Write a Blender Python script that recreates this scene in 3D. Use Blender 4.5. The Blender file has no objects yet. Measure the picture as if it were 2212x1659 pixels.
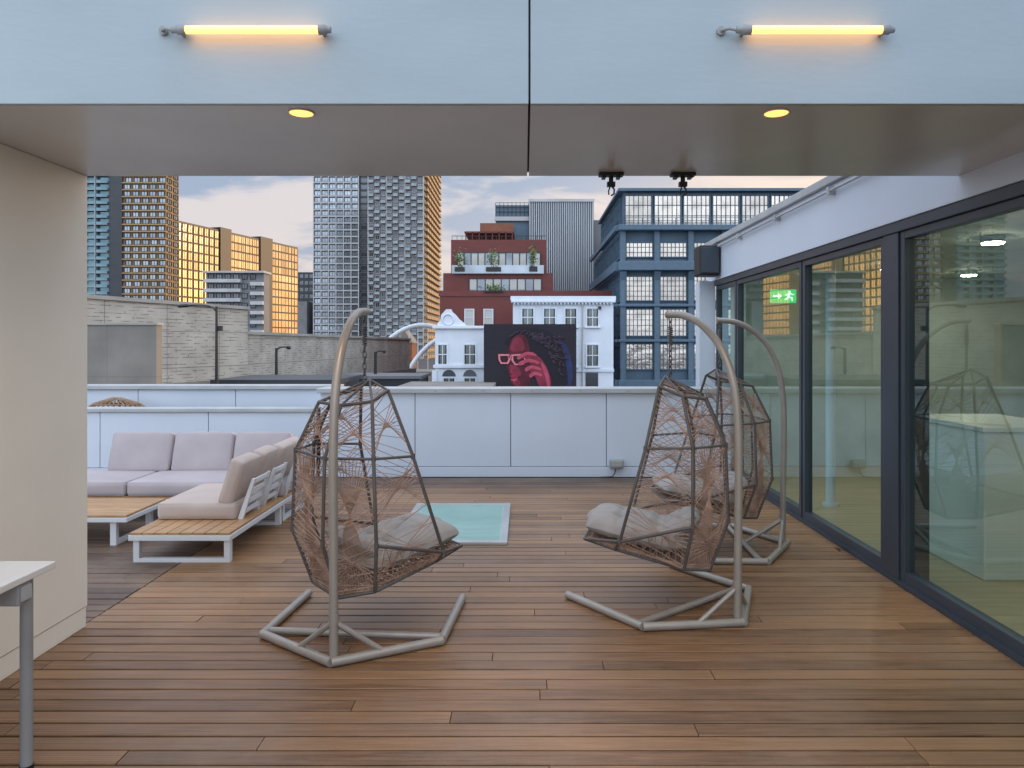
import bpy, bmesh, math, random
from mathutils import Vector, Matrix
R=math.radians; PI=math.pi
random.seed(7)
sc=bpy.context.scene; COL=sc.collection
F=1530.0; CX=1134.0; CY=740.0; EYE=1.6; GZ=-8.0
def X(px,Z): return (px-CX)/F*Z
def Zh(py,Z): return EYE+(CY-py)/F*Z
# ---------------------------------------------------------------- materials
def nt(name):
    m=bpy.data.materials.new(name); m.use_nodes=True
    return m,m.node_tree,m.node_tree.nodes['Principled BSDF']
def mat(name,col,rough=.6,metal=0,var=.12,scale=3,bump=0,bscale=60,stretch=(1,1,1),coat=0,spec=.5,emit=None,es=0,island=0,bdist=.01):
    m,t,b=nt(name); N=t.nodes; L=t.links
    tc=N.new('ShaderNodeTexCoord'); mp=N.new('ShaderNodeMapping'); mp.inputs['Scale'].default_value=stretch
    L.new(tc.outputs['Object'],mp.inputs['Vector'])
    n=N.new('ShaderNodeTexNoise'); n.inputs['Scale'].default_value=scale; n.inputs['Detail'].default_value=6
    L.new(mp.outputs['Vector'],n.inputs['Vector'])
    r=N.new('ShaderNodeMapRange'); r.inputs['From Min'].default_value=.3; r.inputs['From Max'].default_value=.7
    r.inputs['To Min'].default_value=1-var; r.inputs['To Max'].default_value=1+var
    L.new(n.outputs['Fac'],r.inputs['Value'])
    fac=r.outputs['Result']
    if island:
        g=N.new('ShaderNodeNewGeometry') if island>0 else N.new('ShaderNodeObjectInfo'); r2=N.new('ShaderNodeMapRange'); r2.inputs['To Min'].default_value=1-abs(island); r2.inputs['To Max'].default_value=1+abs(island)
        L.new(g.outputs['Random Per Island' if island>0 else 'Random'],r2.inputs['Value'])
        mm=N.new('ShaderNodeMath'); mm.operation='MULTIPLY'; L.new(fac,mm.inputs[0]); L.new(r2.outputs['Result'],mm.inputs[1]); fac=mm.outputs[0]
    v=N.new('ShaderNodeVectorMath'); v.operation='SCALE'; v.inputs[0].default_value=col[:3]; L.new(fac,v.inputs['Scale'])
    L.new(v.outputs['Vector'],b.inputs['Base Color'])
    b.inputs['Roughness'].default_value=rough; b.inputs['Metallic'].default_value=metal
    b.inputs['Specular IOR Level'].default_value=spec; b.inputs['Coat Weight'].default_value=coat
    if bump:
        n2=N.new('ShaderNodeTexNoise'); n2.inputs['Scale'].default_value=bscale; n2.inputs['Detail'].default_value=4
        L.new(mp.outputs['Vector'],n2.inputs['Vector'])
        bp=N.new('ShaderNodeBump'); bp.inputs['Strength'].default_value=bump; bp.inputs['Distance'].default_value=bdist
        L.new(n2.outputs['Fac'],bp.inputs['Height']); L.new(bp.outputs['Normal'],b.inputs['Normal'])
    if emit:
        b.inputs['Emission Color'].default_value=(*emit,1); b.inputs['Emission Strength'].default_value=es
    return m
def deck_mat(name,c1,c2,rough=.42):
    m,t,b=nt(name); N=t.nodes; L=t.links
    tc=N.new('ShaderNodeTexCoord'); g=N.new('ShaderNodeNewGeometry')
    off=N.new('ShaderNodeVectorMath'); off.operation='SCALE'; off.inputs[0].default_value=(37,11,5); L.new(g.outputs['Random Per Island'],off.inputs['Scale'])
    ad=N.new('ShaderNodeVectorMath'); ad.operation='ADD'; L.new(tc.outputs['Object'],ad.inputs[0]); L.new(off.outputs['Vector'],ad.inputs[1])
    mp=N.new('ShaderNodeMapping'); mp.inputs['Scale'].default_value=(1.2,26,1); L.new(ad.outputs['Vector'],mp.inputs['Vector'])
    n=N.new('ShaderNodeTexNoise'); n.inputs['Scale'].default_value=2.2; n.inputs['Detail'].default_value=9; n.inputs['Roughness'].default_value=.68; n.inputs['Distortion'].default_value=.6
    L.new(mp.outputs['Vector'],n.inputs['Vector'])
    mx=N.new('ShaderNodeMix'); mx.data_type='RGBA'; mx.inputs['A'].default_value=(*c1,1); mx.inputs['B'].default_value=(*c2,1)
    a=N.new('ShaderNodeMath'); a.operation='MULTIPLY_ADD'; a.inputs[1].default_value=.6; L.new(g.outputs['Random Per Island'],a.inputs[0])
    s=N.new('ShaderNodeMapRange'); s.inputs['From Min'].default_value=.25; s.inputs['From Max'].default_value=.75; s.inputs['To Min'].default_value=-.25; s.inputs['To Max'].default_value=.75
    L.new(n.outputs['Fac'],s.inputs['Value']); L.new(s.outputs['Result'],a.inputs[2]); a.use_clamp=True
    L.new(a.outputs[0],mx.inputs['Factor'])
    n3=N.new('ShaderNodeTexNoise'); n3.inputs['Scale'].default_value=1.3; n3.inputs['Detail'].default_value=10; n3.inputs['Roughness'].default_value=.7; L.new(tc.outputs['Object'],n3.inputs['Vector'])
    r3=N.new('ShaderNodeMapRange'); r3.inputs['From Min'].default_value=.48; r3.inputs['From Max'].default_value=.70; L.new(n3.outputs['Fac'],r3.inputs['Value'])
    k=N.new('ShaderNodeMath'); k.operation='MULTIPLY'; L.new(r3.outputs['Result'],k.inputs[0]); k.inputs[1].default_value=.6
    m2=N.new('ShaderNodeMix'); m2.data_type='RGBA'; L.new(k.outputs[0],m2.inputs['Factor']); L.new(mx.outputs['Result'],m2.inputs['A']); m2.inputs['B'].default_value=(.29,.19,.12,1)
    n4=N.new('ShaderNodeTexNoise'); n4.inputs['Scale'].default_value=.55; n4.inputs['Detail'].default_value=3; L.new(tc.outputs['Object'],n4.inputs['Vector'])
    r4=N.new('ShaderNodeMapRange'); r4.inputs['From Min'].default_value=.35; r4.inputs['From Max'].default_value=.65; r4.inputs['To Min'].default_value=.72; r4.inputs['To Max'].default_value=1.14; L.new(n4.outputs['Fac'],r4.inputs['Value'])
    v4=N.new('ShaderNodeVectorMath'); v4.operation='SCALE'; L.new(m2.outputs['Result'],v4.inputs[0]); L.new(r4.outputs[0],v4.inputs['Scale'])
    L.new(v4.outputs[0],b.inputs['Base Color'])
    rr=N.new('ShaderNodeMapRange'); rr.inputs['To Min'].default_value=rough-.14; rr.inputs['To Max'].default_value=rough+.2; L.new(n.outputs['Fac'],rr.inputs['Value']); L.new(rr.outputs['Result'],b.inputs['Roughness'])
    sp=N.new('ShaderNodeSeparateXYZ'); L.new(tc.outputs['Object'],sp.inputs[0])
    sn=N.new('ShaderNodeMath'); sn.operation='MULTIPLY'; sn.inputs[1].default_value=2*PI/.014; L.new(sp.outputs['Y'],sn.inputs[0])
    s2=N.new('ShaderNodeMath'); s2.operation='SINE'; L.new(sn.outputs[0],s2.inputs[0])
    ad2=N.new('ShaderNodeMath'); ad2.operation='MULTIPLY_ADD'; ad2.inputs[1].default_value=.10; L.new(s2.outputs[0],ad2.inputs[0]); L.new(n.outputs['Fac'],ad2.inputs[2])
    bp=N.new('ShaderNodeBump'); bp.inputs['Strength'].default_value=.4; bp.inputs['Distance'].default_value=.004; L.new(ad2.outputs[0],bp.inputs['Height']); L.new(bp.outputs['Normal'],b.inputs['Normal'])
    return m
def glass_mat(name,tint,refl,base=.1):
    m,t,b=nt(name); N=t.nodes; L=t.links; N.remove(b); out=N['Material Output']
    tr=N.new('ShaderNodeBsdfTransparent'); tr.inputs['Color'].default_value=(*tint,1)
    gl=N.new('ShaderNodeBsdfGlossy'); gl.inputs['Color'].default_value=(*refl,1); gl.inputs['Roughness'].default_value=.015
    f=N.new('ShaderNodeLayerWeight'); f.inputs['Blend'].default_value=.5
    p=N.new('ShaderNodeMath'); p.operation='POWER'; p.inputs[1].default_value=3.0; L.new(f.outputs['Facing'],p.inputs[0])
    a=N.new('ShaderNodeMath'); a.operation='MULTIPLY_ADD'; a.use_clamp=True; a.inputs[1].default_value=.58; a.inputs[2].default_value=base; L.new(p.outputs[0],a.inputs[0])
    mx=N.new('ShaderNodeMixShader'); L.new(a.outputs[0],mx.inputs[0]); L.new(tr.outputs[0],mx.inputs[1]); L.new(gl.outputs[0],mx.inputs[2]); L.new(mx.outputs[0],out.inputs['Surface'])
    return m
def panel_concrete(name,c,pw,ph,streak=.5,mort=.35):
    m,t,b=nt(name); N=t.nodes; L=t.links
    tc=N.new('ShaderNodeTexCoord'); sp=N.new('ShaderNodeSeparateXYZ'); L.new(tc.outputs['Object'],sp.inputs[0])
    cb=N.new('ShaderNodeCombineXYZ'); L.new(sp.outputs['X'],cb.inputs['X']); L.new(sp.outputs['Z'],cb.inputs['Y'])
    br=N.new('ShaderNodeTexBrick'); br.offset=0; br.inputs['Scale'].default_value=1; br.inputs['Brick Width'].default_value=pw; br.inputs['Row Height'].default_value=ph; br.inputs['Mortar Size'].default_value=.02
    br.inputs['Color1'].default_value=(*c,1); br.inputs['Color2'].default_value=(*[k*.86 for k in c],1); br.inputs['Mortar'].default_value=(*[k*mort for k in c],1)
    L.new(cb.outputs[0],br.inputs['Vector'])
    br2=N.new('ShaderNodeTexBrick'); br2.offset=.37; br2.offset_frequency=3; br2.inputs['Scale'].default_value=1; br2.inputs['Brick Width'].default_value=pw*.36; br2.inputs['Row Height'].default_value=ph*.095; br2.inputs['Mortar Size'].default_value=.028
    L.new(cb.outputs[0],br2.inputs['Vector'])
    n=N.new('ShaderNodeTexNoise'); n.inputs['Scale'].default_value=1.1; mp=N.new('ShaderNodeMapping'); mp.inputs['Scale'].default_value=(1,5,1); L.new(cb.outputs[0],mp.inputs['Vector']); L.new(mp.outputs[0],n.inputs['Vector'])
    th=N.new('ShaderNodeMapRange'); th.inputs['From Min'].default_value=.50; th.inputs['From Max'].default_value=.53; L.new(n.outputs['Fac'],th.inputs['Value'])
    k=N.new('ShaderNodeMath'); k.operation='MULTIPLY'; L.new(th.outputs[0],k.inputs[0]); L.new(br2.outputs['Fac'],k.inputs[1])
    k2=N.new('ShaderNodeMath'); k2.operation='MULTIPLY'; L.new(k.outputs[0],k2.inputs[0]); k2.inputs[1].default_value=streak
    mx=N.new('ShaderNodeMix'); mx.data_type='RGBA'; L.new(k2.outputs[0],mx.inputs['Factor']); L.new(br.outputs['Color'],mx.inputs['A']); mx.inputs['B'].default_value=(*[k*.35 for k in c],1)
    n2=N.new('ShaderNodeTexNoise'); n2.inputs['Scale'].default_value=.6; n2.inputs['Detail'].default_value=8; L.new(tc.outputs['Object'],n2.inputs['Vector'])
    r=N.new('ShaderNodeMapRange'); r.inputs['From Min'].default_value=.3; r.inputs['From Max'].default_value=.7; r.inputs['To Min'].default_value=.78; r.inputs['To Max'].default_value=1.12; L.new(n2.outputs['Fac'],r.inputs['Value'])
    v=N.new('ShaderNodeVectorMath'); v.operation='SCALE'; L.new(mx.outputs['Result'],v.inputs[0]); L.new(r.outputs[0],v.inputs['Scale']); L.new(v.outputs[0],b.inputs['Base Color'])
    b.inputs['Roughness'].default_value=.85
    return m
M={}
M['white']=mat('white_panel',(.64,.70,.79),.42,var=.035,scale=1.1,bump=.03,bscale=200)
M['bulk']=mat('bulkhead_panel',(.37,.435,.47),.5,var=.06,scale=1.2,bump=.10,bscale=14,stretch=(1,1,3))
M['soffit']=mat('soffit_panel',(.57,.56,.545),.24,var=.05,scale=2)
M['cream']=mat('cream_panel',(.88,.82,.71),.45,var=.04,scale=1.4)
M['coping']=mat('grey_coping',(.44,.45,.46),.45,var=.10,scale=4)
M['joint']=mat('dark_joint',(.05,.05,.055),.8)
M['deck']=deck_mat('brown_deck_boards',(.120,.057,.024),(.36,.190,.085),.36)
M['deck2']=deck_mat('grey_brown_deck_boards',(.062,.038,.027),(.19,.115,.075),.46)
M['dark']=mat('dark_void',(.006,.005,.005),.9)
M['frame']=mat('anthracite_frame',(.040,.052,.07),.35,var=.1)
M['glass']=glass_mat('green_glass',(.70,.88,.83),(.84,.95,.93),.13)
M['stand']=mat('taupe_metal',(.36,.325,.285),.38,metal=.25,var=.06,scale=8)
M['bframe']=mat('dark_basket_tube',(.105,.092,.085),.5,var=.15,scale=10)
M['rope']=mat('taupe_rope',(.40,.26,.19),.7,var=.25,scale=14)
M['ccush']=mat('grey_beige_cushion',(.34,.315,.29),.85,var=.08,scale=5,bump=.35,bscale=16)
M['steel']=mat('chain_steel',(.16,.15,.15),.35,metal=.8)
M['sofa']=mat('mauve_grey_fabric',(.44,.38,.39),.9,var=.07,scale=4,bump=.25,bscale=10)
M['sofaw']=mat('beige_fabric',(.52,.42,.37),.9,var=.06,scale=4,bump=.25,bscale=10)
M['wmetal']=mat('white_metal',(.66,.67,.69),.4,var=.04)
M['teak']=mat('teak_slats',(.44,.25,.12),.5,var=.25,scale=3,stretch=(2,30,1),island=.12)
M['skyglass']=mat('mint_glass',(.33,.52,.47),.22,var=.14,scale=1.5,coat=.3)
M['tealline']=mat('mint_line',(.22,.38,.34),.3)
M['alu']=mat('brushed_aluminium',(.5,.5,.5),.35,metal=.6)
M['tube']=mat('lit_tube',(1,.7,.3),.4,emit=(1,.40,.055),es=5.0)
M['down']=mat('lit_downlight',(1,.7,.3),.4,emit=(1,.42,.09),es=2.6)
M['inlamp']=mat('interior_lamp',(1,.9,.7),.4,emit=(1,.84,.60),es=120)
M['cap']=mat('grey_plastic',(.30,.30,.30),.5)
M['black']=mat('black_plastic',(.015,.016,.018),.45)
M['table']=mat('white_laminate',(.72,.70,.67),.35,var=.03)
M['green']=mat('exit_green',(.02,.35,.12),.5,emit=(.01,.50,.16),es=1.5)
M['signw']=mat('exit_white',(.8,.85,.8),.5,emit=(.8,1,.85),es=1.6)
M['asphalt']=mat('asphalt',(.05,.05,.052),.9,var=.2,scale=.2)
M['conc']=mat('concrete',(.36,.335,.30),.85,var=.18,scale=.5,bump=.1)
M['darkconc']=panel_concrete('weathered_concrete',(.235,.215,.19),2.4,6,0,.8)
M['viaduct']=panel_concrete('viaduct_concrete',(.50,.455,.395),4.3,2.3,.8)
M['viaduct2']=panel_concrete('far_viaduct_concrete',(.47,.425,.37),6,1.9,.75)
M['twr_teal']=mat('teal_glazing',(.10,.17,.20),.12,metal=.6,var=.35,scale=.25)
M['twr_brown']=mat('brown_cladding',(.22,.135,.06),.5,var=.2,scale=.2)
M['twr_dark']=mat('tower_dark',(.03,.033,.04),.4,var=.2,scale=.3)
M['slab']=mat('pale_slab',(.42,.41,.41),.6,var=.15,scale=.3)
M['tslab']=mat('teal_grey_slab',(.28,.32,.34),.6,var=.15,scale=.3)
M['amber']=mat('amber_slab',(.42,.25,.10),.45)
M['goldglass']=mat('bronze_glass',(.62,.54,.47),.06,metal=1,var=.32,scale=.09,bump=1,bscale=.35,bdist=.06,island=-.22)
M['bronze']=mat('bronze_frame',(.02,.017,.016),.5)
M['twr_grey']=mat('tower_grey',(.16,.16,.17),.6,var=.15,scale=.2)
M['winpale']=mat('pale_glazing',(.27,.30,.34),.15,metal=.7,var=.35,scale=.3,island=-.25)
M['windark']=mat('dark_glazing',(.10,.11,.125),.12,metal=.4,var=.4,scale=.4,island=-.5)
M['maroon']=mat('maroon_cladding',(.135,.022,.016),.5,var=.12,scale=.8,stretch=(1,1,4))
M['paintw']=mat('white_painted_render',(.66,.71,.79),.7,var=.07,scale=.6,bump=.1)
M['corr']=mat('corrugated_metal',(.40,.43,.46),.45,metal=.2,var=.12,scale=.4,stretch=(3,3,.3))
M['bluegrey']=mat('blue_grey_paint',(.056,.100,.145),.6,var=.15,scale=.8)
M['bluelight']=mat('blue_grey_trim',(.082,.132,.182),.6,var=.1)
M['pane']=mat('sky_pane',(.54,.48,.42),.10,metal=.75,var=.35,scale=.7,bump=1,bscale=.8,bdist=.03,island=-.2)
M['shutter']=mat('pale_shutter',(.50,.49,.45),.6,var=.06,scale=20,stretch=(.1,.1,4))
M['winglass']=mat('sash_glass',(.16,.18,.18),.12,metal=.5,var=.25,scale=2)
M['leaf']=mat('leaves',(.09,.15,.04),.6,var=.4,scale=3)
M['brick']=mat('red_brick',(.22,.085,.05),.8,var=.2,scale=1)
M['inwall']=mat('interior_wall',(.50,.56,.54),.7)
M['infloor']=mat('interior_floor',(.50,.37,.22),.3,var=.15,scale=2,stretch=(1,10,1))
M['rattan']=mat('rattan',(.26,.16,.09),.7,var=.3,scale=20)
M['ground_white']=mat('arch_white',(.62,.64,.67),.5)
# ---------------------------------------------------------------- mesh builder
class MB:
    def __init__(s): s.v=[]; s.f=[]; s.m=[]; s.s=[]; s.M=Matrix()
    def _a(s,vs,fs,mi,sm=False):
        o=len(s.v); s.v+=[tuple(s.M@Vector(p)) for p in vs]
        for f in fs: s.f.append([o+i for i in f]); s.m.append(mi); s.s.append(sm)
    def box(s,x0,x1,y0,y1,z0,z1,mi=0):
        vs=[(x0,y0,z0),(x1,y0,z0),(x1,y1,z0),(x0,y1,z0),(x0,y0,z1),(x1,y0,z1),(x1,y1,z1),(x0,y1,z1)]
        s._a(vs,[(0,3,2,1),(4,5,6,7),(0,1,5,4),(1,2,6,5),(2,3,7,6),(3,0,4,7)],mi); return s
    def prism(s,pts,d,mi=0):
        n=len(pts); d=Vector(d); vs=[Vector(p) for p in pts]+[Vector(p)+d for p in pts]
        fs=[tuple(range(n)),tuple(range(2*n-1,n-1,-1))]+[(i,i+n,(i+1)%n+n,(i+1)%n) for i in range(n)]
        s._a(vs,fs,mi); return s
    def tube(s,pts,r,n=8,mi=0,closed=False):
        P=[Vector(p) for p in pts]; k=len(P); T=[]
        for i in range(k):
            if closed: t=P[(i+1)%k]-P[i-1]
            else: t=P[min(i+1,k-1)]-P[max(i-1,0)]
            T.append(t.normalized() if t.length>1e-9 else Vector((0,0,1)))
        u=T[0].orthogonal().normalized(); vs=[]
        for i in range(k):
            u=(u-T[i]*u.dot(T[i])); u=u.normalized() if u.length>1e-6 else T[i].orthogonal().normalized()
            w=T[i].cross(u); rr=r[i] if isinstance(r,(list,tuple)) else r
            for j in range(n):
                a=2*PI*j/n; vs.append(P[i]+(u*math.cos(a)+w*math.sin(a))*rr)
        fs=[]
        for i in range(k if closed else k-1):
            for j in range(n):
                a=i*n+j; b=i*n+(j+1)%n; c=((i+1)%k)*n+(j+1)%n; d=((i+1)%k)*n+j; fs.append((a,b,c,d))
        s._a(vs,fs,mi,n>4)
        if not closed: s._a(vs[:n],[tuple(range(n-1,-1,-1))],mi); s._a(vs[-n:],[tuple(range(n))],mi)
        return s
    def mesh(s,name,mats):
        me=bpy.data.meshes.new(name); me.from_pydata(s.v,[],s.f)
        for m in (mats if isinstance(mats,(list,tuple)) else [mats]): me.materials.append(M[m])
        me.polygons.foreach_set('material_index',s.m); me.polygons.foreach_set('use_smooth',s.s); me.update()
        return me
    def build(s,name,mats,parent=None,bevel=0):
        o=bpy.data.objects.new(name,s.mesh(name,mats)); COL.objects.link(o)
        if parent: o.parent=parent
        if bevel:
            b=o.modifiers.new('bevel','BEVEL'); b.width=bevel; b.segments=2; b.limit_method='ANGLE'
        return o
def tag(o,label=None,cat=None,group=None,kind=None):
    if label: o['label']=label
    if cat: o['category']=cat
    if group: o['group']=group
    if kind: o['kind']=kind
    return o
def thing(name,label,cat,loc=(0,0,0),rz=0,group=None):
    o=bpy.data.objects.new(name,None); COL.objects.link(o); o.empty_display_size=.2
    o.location=loc; o.rotation_euler=(0,0,rz); return tag(o,label,cat,group)
def repeat(parent,name,gen,mats,places,limit=100):
    mb=MB(); gen(mb); me=mb.mesh(name,mats)
    for (x,y,z,a) in places[:limit]:
        o=bpy.data.objects.new(name,me); COL.objects.link(o); o.parent=parent; o.location=(x,y,z); o.rotation_euler=(0,0,a)
    if len(places)>limit:
        mb=MB()
        for (x,y,z,a) in places[limit:]:
            mb.M=Matrix.Translation((x,y,z))@Matrix.Rotation(a,4,'Z'); gen(mb)
        tag(mb.build(name,mats,parent),kind='stuff')
def order(places,zc): return sorted(places,key=lambda p:abs(p[2]-zc))
# ---------------------------------------------------------------- camera
cam=bpy.data.cameras.new('camera'); co=bpy.data.objects.new('camera',cam); COL.objects.link(co)
co.location=(0,0,EYE); co.rotation_euler=(R(90),0,0); cam.sensor_width=36; cam.lens=F/2212*36
cam.shift_x=-(CX-1106)/2212; cam.shift_y=-(829.5-CY)/2212; cam.clip_end=5000; cam.clip_start=.05
sc.camera=co
# ---------------------------------------------------------------- world
SUN=Vector((.86,.48,.15)).normalized(); el=math.asin(SUN.z); az=math.atan2(SUN.x,SUN.y)
w=bpy.data.worlds.new('World'); sc.world=w; w.use_nodes=True; N=w.node_tree.nodes; L=w.node_tree.links; bg=N['Background']
sky=N.new('ShaderNodeTexSky'); sky.sky_type='NISHITA'; sky.sun_disc=False; sky.sun_elevation=el; sky.sun_rotation=az; sky.air_density=1.5; sky.dust_density=2
tc=N.new('ShaderNodeTexCoord'); sp=N.new('ShaderNodeSeparateXYZ'); L.new(tc.outputs['Generated'],sp.inputs[0])
def mr(v,a,b,c,d,smooth=True):
    n=N.new('ShaderNodeMapRange'); n.interpolation_type='SMOOTHSTEP' if smooth else 'LINEAR'
    for k,x in zip(('From Min','From Max','To Min','To Max'),(a,b,c,d)): n.inputs[k].default_value=x
    L.new(v,n.inputs['Value']); return n.outputs['Result']
def mixc(f,a,b,mode='MIX'):
    n=N.new('ShaderNodeMix'); n.data_type='RGBA'; n.blend_type=mode
    if isinstance(f,(int,float)): n.inputs['Factor'].default_value=f
    else: L.new(f,n.inputs['Factor'])
    for k,x in (('A',a),('B',b)):
        if isinstance(x,tuple): n.inputs[k].default_value=(*x,1)
        else: L.new(x,n.inputs[k])
    return n.outputs['Result']
def math2(op,a,b):
    n=N.new('ShaderNodeMath'); n.operation=op
    for i,x in enumerate((a,b)):
        if isinstance(x,(int,float)): n.inputs[i].default_value=x
        else: L.new(x,n.inputs[i])
    return n.outputs[0]
mp=N.new('ShaderNodeMapping'); mp.inputs['Scale'].default_value=(1,1,4.2); mp.inputs['Location'].default_value=(.3,.1,.25); L.new(tc.outputs['Generated'],mp.inputs['Vector'])
nz=N.new('ShaderNodeTexNoise'); nz.inputs['Scale'].default_value=4.6; nz.inputs['Detail'].default_value=9; nz.inputs['Roughness'].default_value=.56; nz.inputs['Distortion'].default_value=.5; L.new(mp.outputs[0],nz.inputs['Vector'])
cl=mr(nz.outputs['Fac'],.44,.62,0,.85)
base=mixc(cl,(.36,.46,.68),(.92,.82,.84))
pk=math2('MULTIPLY',mr(sp.outputs['Z'],0,.3,1,0),mr(sp.outputs['X'],-.35,.3,.12,.75))
base=mixc(pk,base,(1.02,.84,.80))
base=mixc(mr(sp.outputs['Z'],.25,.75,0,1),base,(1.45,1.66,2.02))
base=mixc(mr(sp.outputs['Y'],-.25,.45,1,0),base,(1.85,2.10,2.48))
dp=N.new('ShaderNodeVectorMath'); dp.operation='DOT_PRODUCT'; L.new(tc.outputs['Generated'],dp.inputs[0]); dp.inputs[1].default_value=tuple(Vector((.85,.52,.05)).normalized())
gl=math2('MULTIPLY',mr(dp.outputs['Value'],.5,.95,0,1),mr(sp.outputs['Z'],-.02,.45,1,0))
base=mixc(gl,base,(1.45,1.0,.68))
sk=N.new('ShaderNodeVectorMath'); sk.operation='SCALE'; sk.inputs['Scale'].default_value=.05; L.new(sky.outputs[0],sk.inputs[0])
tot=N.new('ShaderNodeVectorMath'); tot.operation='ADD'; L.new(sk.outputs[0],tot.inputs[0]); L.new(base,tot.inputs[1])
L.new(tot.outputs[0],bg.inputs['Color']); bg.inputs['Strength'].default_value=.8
sl=bpy.data.lights.new('sun','SUN'); sl.energy=2.4; sl.angle=R(1.5); sl.color=(1,.68,.38)
so=bpy.data.objects.new('sun',sl); COL.objects.link(so); so.rotation_euler=SUN.to_track_quat('Z','Y').to_euler()
sc.view_settings.view_transform='Standard'; sc.view_settings.look='None'; sc.view_settings.exposure=0
# ---------------------------------------------------------------- ground, terrace slab
tag(MB().box(-2500,2500,-600,3500,GZ-.5,GZ).build('ground','asphalt'),kind='structure')
tag(MB().box(-9,9,-6,9.6,GZ,-.06).build('terrace_base','conc'),kind='structure')
def boards(x0,x1,y0,y1,name,m,seed,off=0):
    random.seed(seed); mb=MB(); y=y0; p=.098; g=.0050
    while y<y1-.03:
        x=x0-random.random()*2.5
        while x<x1:
            l=random.uniform(1.8,4.0); a=max(x,x0); b=min(x+l,x1)
            if b-a>.05:
                dz=random.uniform(-.0015,.0015)
                c=.003; ya=y+g; yb=min(y+p,y1)-g; vs=[(a,ya,-.03),(b-.004,ya,-.03),(b-.004,yb,-.03),(a,yb,-.03),(a,ya,-c+dz),(b-.004,ya,-c+dz),(b-.004,yb,-c+dz),(a,yb,-c+dz),(a,ya+c,dz),(b-.004,ya+c,dz),(b-.004,yb-c,dz),(a,yb-c,dz)]
                mb._a(vs,[(0,1,5,4),(1,2,6,5),(2,3,7,6),(3,0,4,7),(4,5,9,8),(6,7,11,10),(8,9,10,11),(5,6,10,9),(7,4,8,11)],0)
            x+=l
        y+=p
    return tag(mb.build(name,m),kind='structure')
tag(MB().box(-8.9,2.47,-5.9,9.5,-.058,-.034).build('terrace_underlay','dark'),kind='structure')
boards(-2.497,2.46,-3,7.8,'deck_floor','deck',3)
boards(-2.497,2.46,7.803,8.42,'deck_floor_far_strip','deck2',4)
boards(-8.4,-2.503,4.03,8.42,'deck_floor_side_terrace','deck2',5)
# ---------------------------------------------------------------- near walls
t=thing('side_wall','cream panelled wall at the left side of the deck opening','wall',(-2.47,4,0))
MB().box(-.6,0,-7,0,.115,2.54).build('wall_panel','cream',t,bevel=.004)
MB().box(-.6,-.006,-7,-.004,0,.11).build('skirting','cream',t,bevel=.003)
t=thing('overhang','grey white overhead beam with dark underside spanning the terrace opening','overhang',(0,2.79,2.54))
MB().box(-3.6,.014,0,.02,.0,1.6).build('fascia_panel','bulk',t,bevel=.003)
MB().box(.022,2.46,0,.02,.0,1.6).build('fascia_panel','bulk',t,bevel=.003)
MB().box(-3.6,.012,.022,1.21,.001,.02).build('soffit_panel','soffit',t)
MB().box(.022,2.46,.022,1.21,.001,.02).build('soffit_panel','soffit',t)
MB().box(-3.6,2.46,.024,1.19,.022,1.6).build('beam_core','joint',t)
MB().box(-3.6,2.46,1.192,1.214,.022,1.6).build('rear_panel','white',t)
for k,(x0,x1,lab) in enumerate(((-1.425,-.752,'glowing yellow tube lamp on the overhead beam left of the joint'),(.765,1.43,'glowing yellow tube lamp on the overhead beam right of the joint'))):
    z=2.812; t=thing('tube_lamp',lab,'lamp',(x0,2.79,z),0,'tube lamps on the overhead beam'); w_=x1-x0; y=-.045
    MB().tube([(.11,y,0),(w_-.045,y,0)],.0145,14).build('light_tube','tube',t)
    m=MB(); m.tube([(.055,y,0),(.075,y,0),(.078,y,0),(.112,y,0)],[.013,.014,.019,.019],14).build('end_cap','cap',t)
    m=MB(); m.tube([(w_-.048,y,0),(w_-.02,y,0),(w_-.017,y,0),(w_,y,0)],[.019,.019,.014,.012],14).build('end_cap','cap',t)
    MB().tube([(.055,y,0),(.03,y+.005,.008),(.01,y+.02,.010),(.005,-.012,.012)],.007,8).build('cable','cap',t)
    MB().tube([(.005,-.001,.012),(.005,-.014,.012)],.017,12).build('wall_plate','cap',t)
    for xb in (.085,w_-.035): MB().box(xb-.006,xb+.006,y+.018,-.001,-.008,.008).build('bracket','cap',t)
for px,lab in ((651,'round warm downlight in the soffit under the left tube lamp'),(1677,'round warm downlight in the soffit under the right tube lamp')):
    Y=2.895; t=thing('downlight',lab,'lamp',(X(px,Y),Y,2.54),0,'downlights in the soffit')
    MB().tube([(0,0,-.001),(0,0,-.004)],.046,24).build('lens','down',t)
    MB().tube([(math.cos(a)*.05,math.sin(a)*.05,-.002) for a in [2*PI*i/28 for i in range(28)]],.0035,6,closed=True).build('trim_ring','wmetal',t)
    ld=bpy.data.lights.new('downlight_beam','SPOT'); ld.energy=26; ld.color=(1,.60,.28); ld.spot_size=R(150); ld.spot_blend=.9; ld.shadow_soft_size=.045
    lo=bpy.data.objects.new('downlight_beam',ld); COL.objects.link(lo); lo.parent=t; lo.location=(0,0,-.03)
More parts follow.
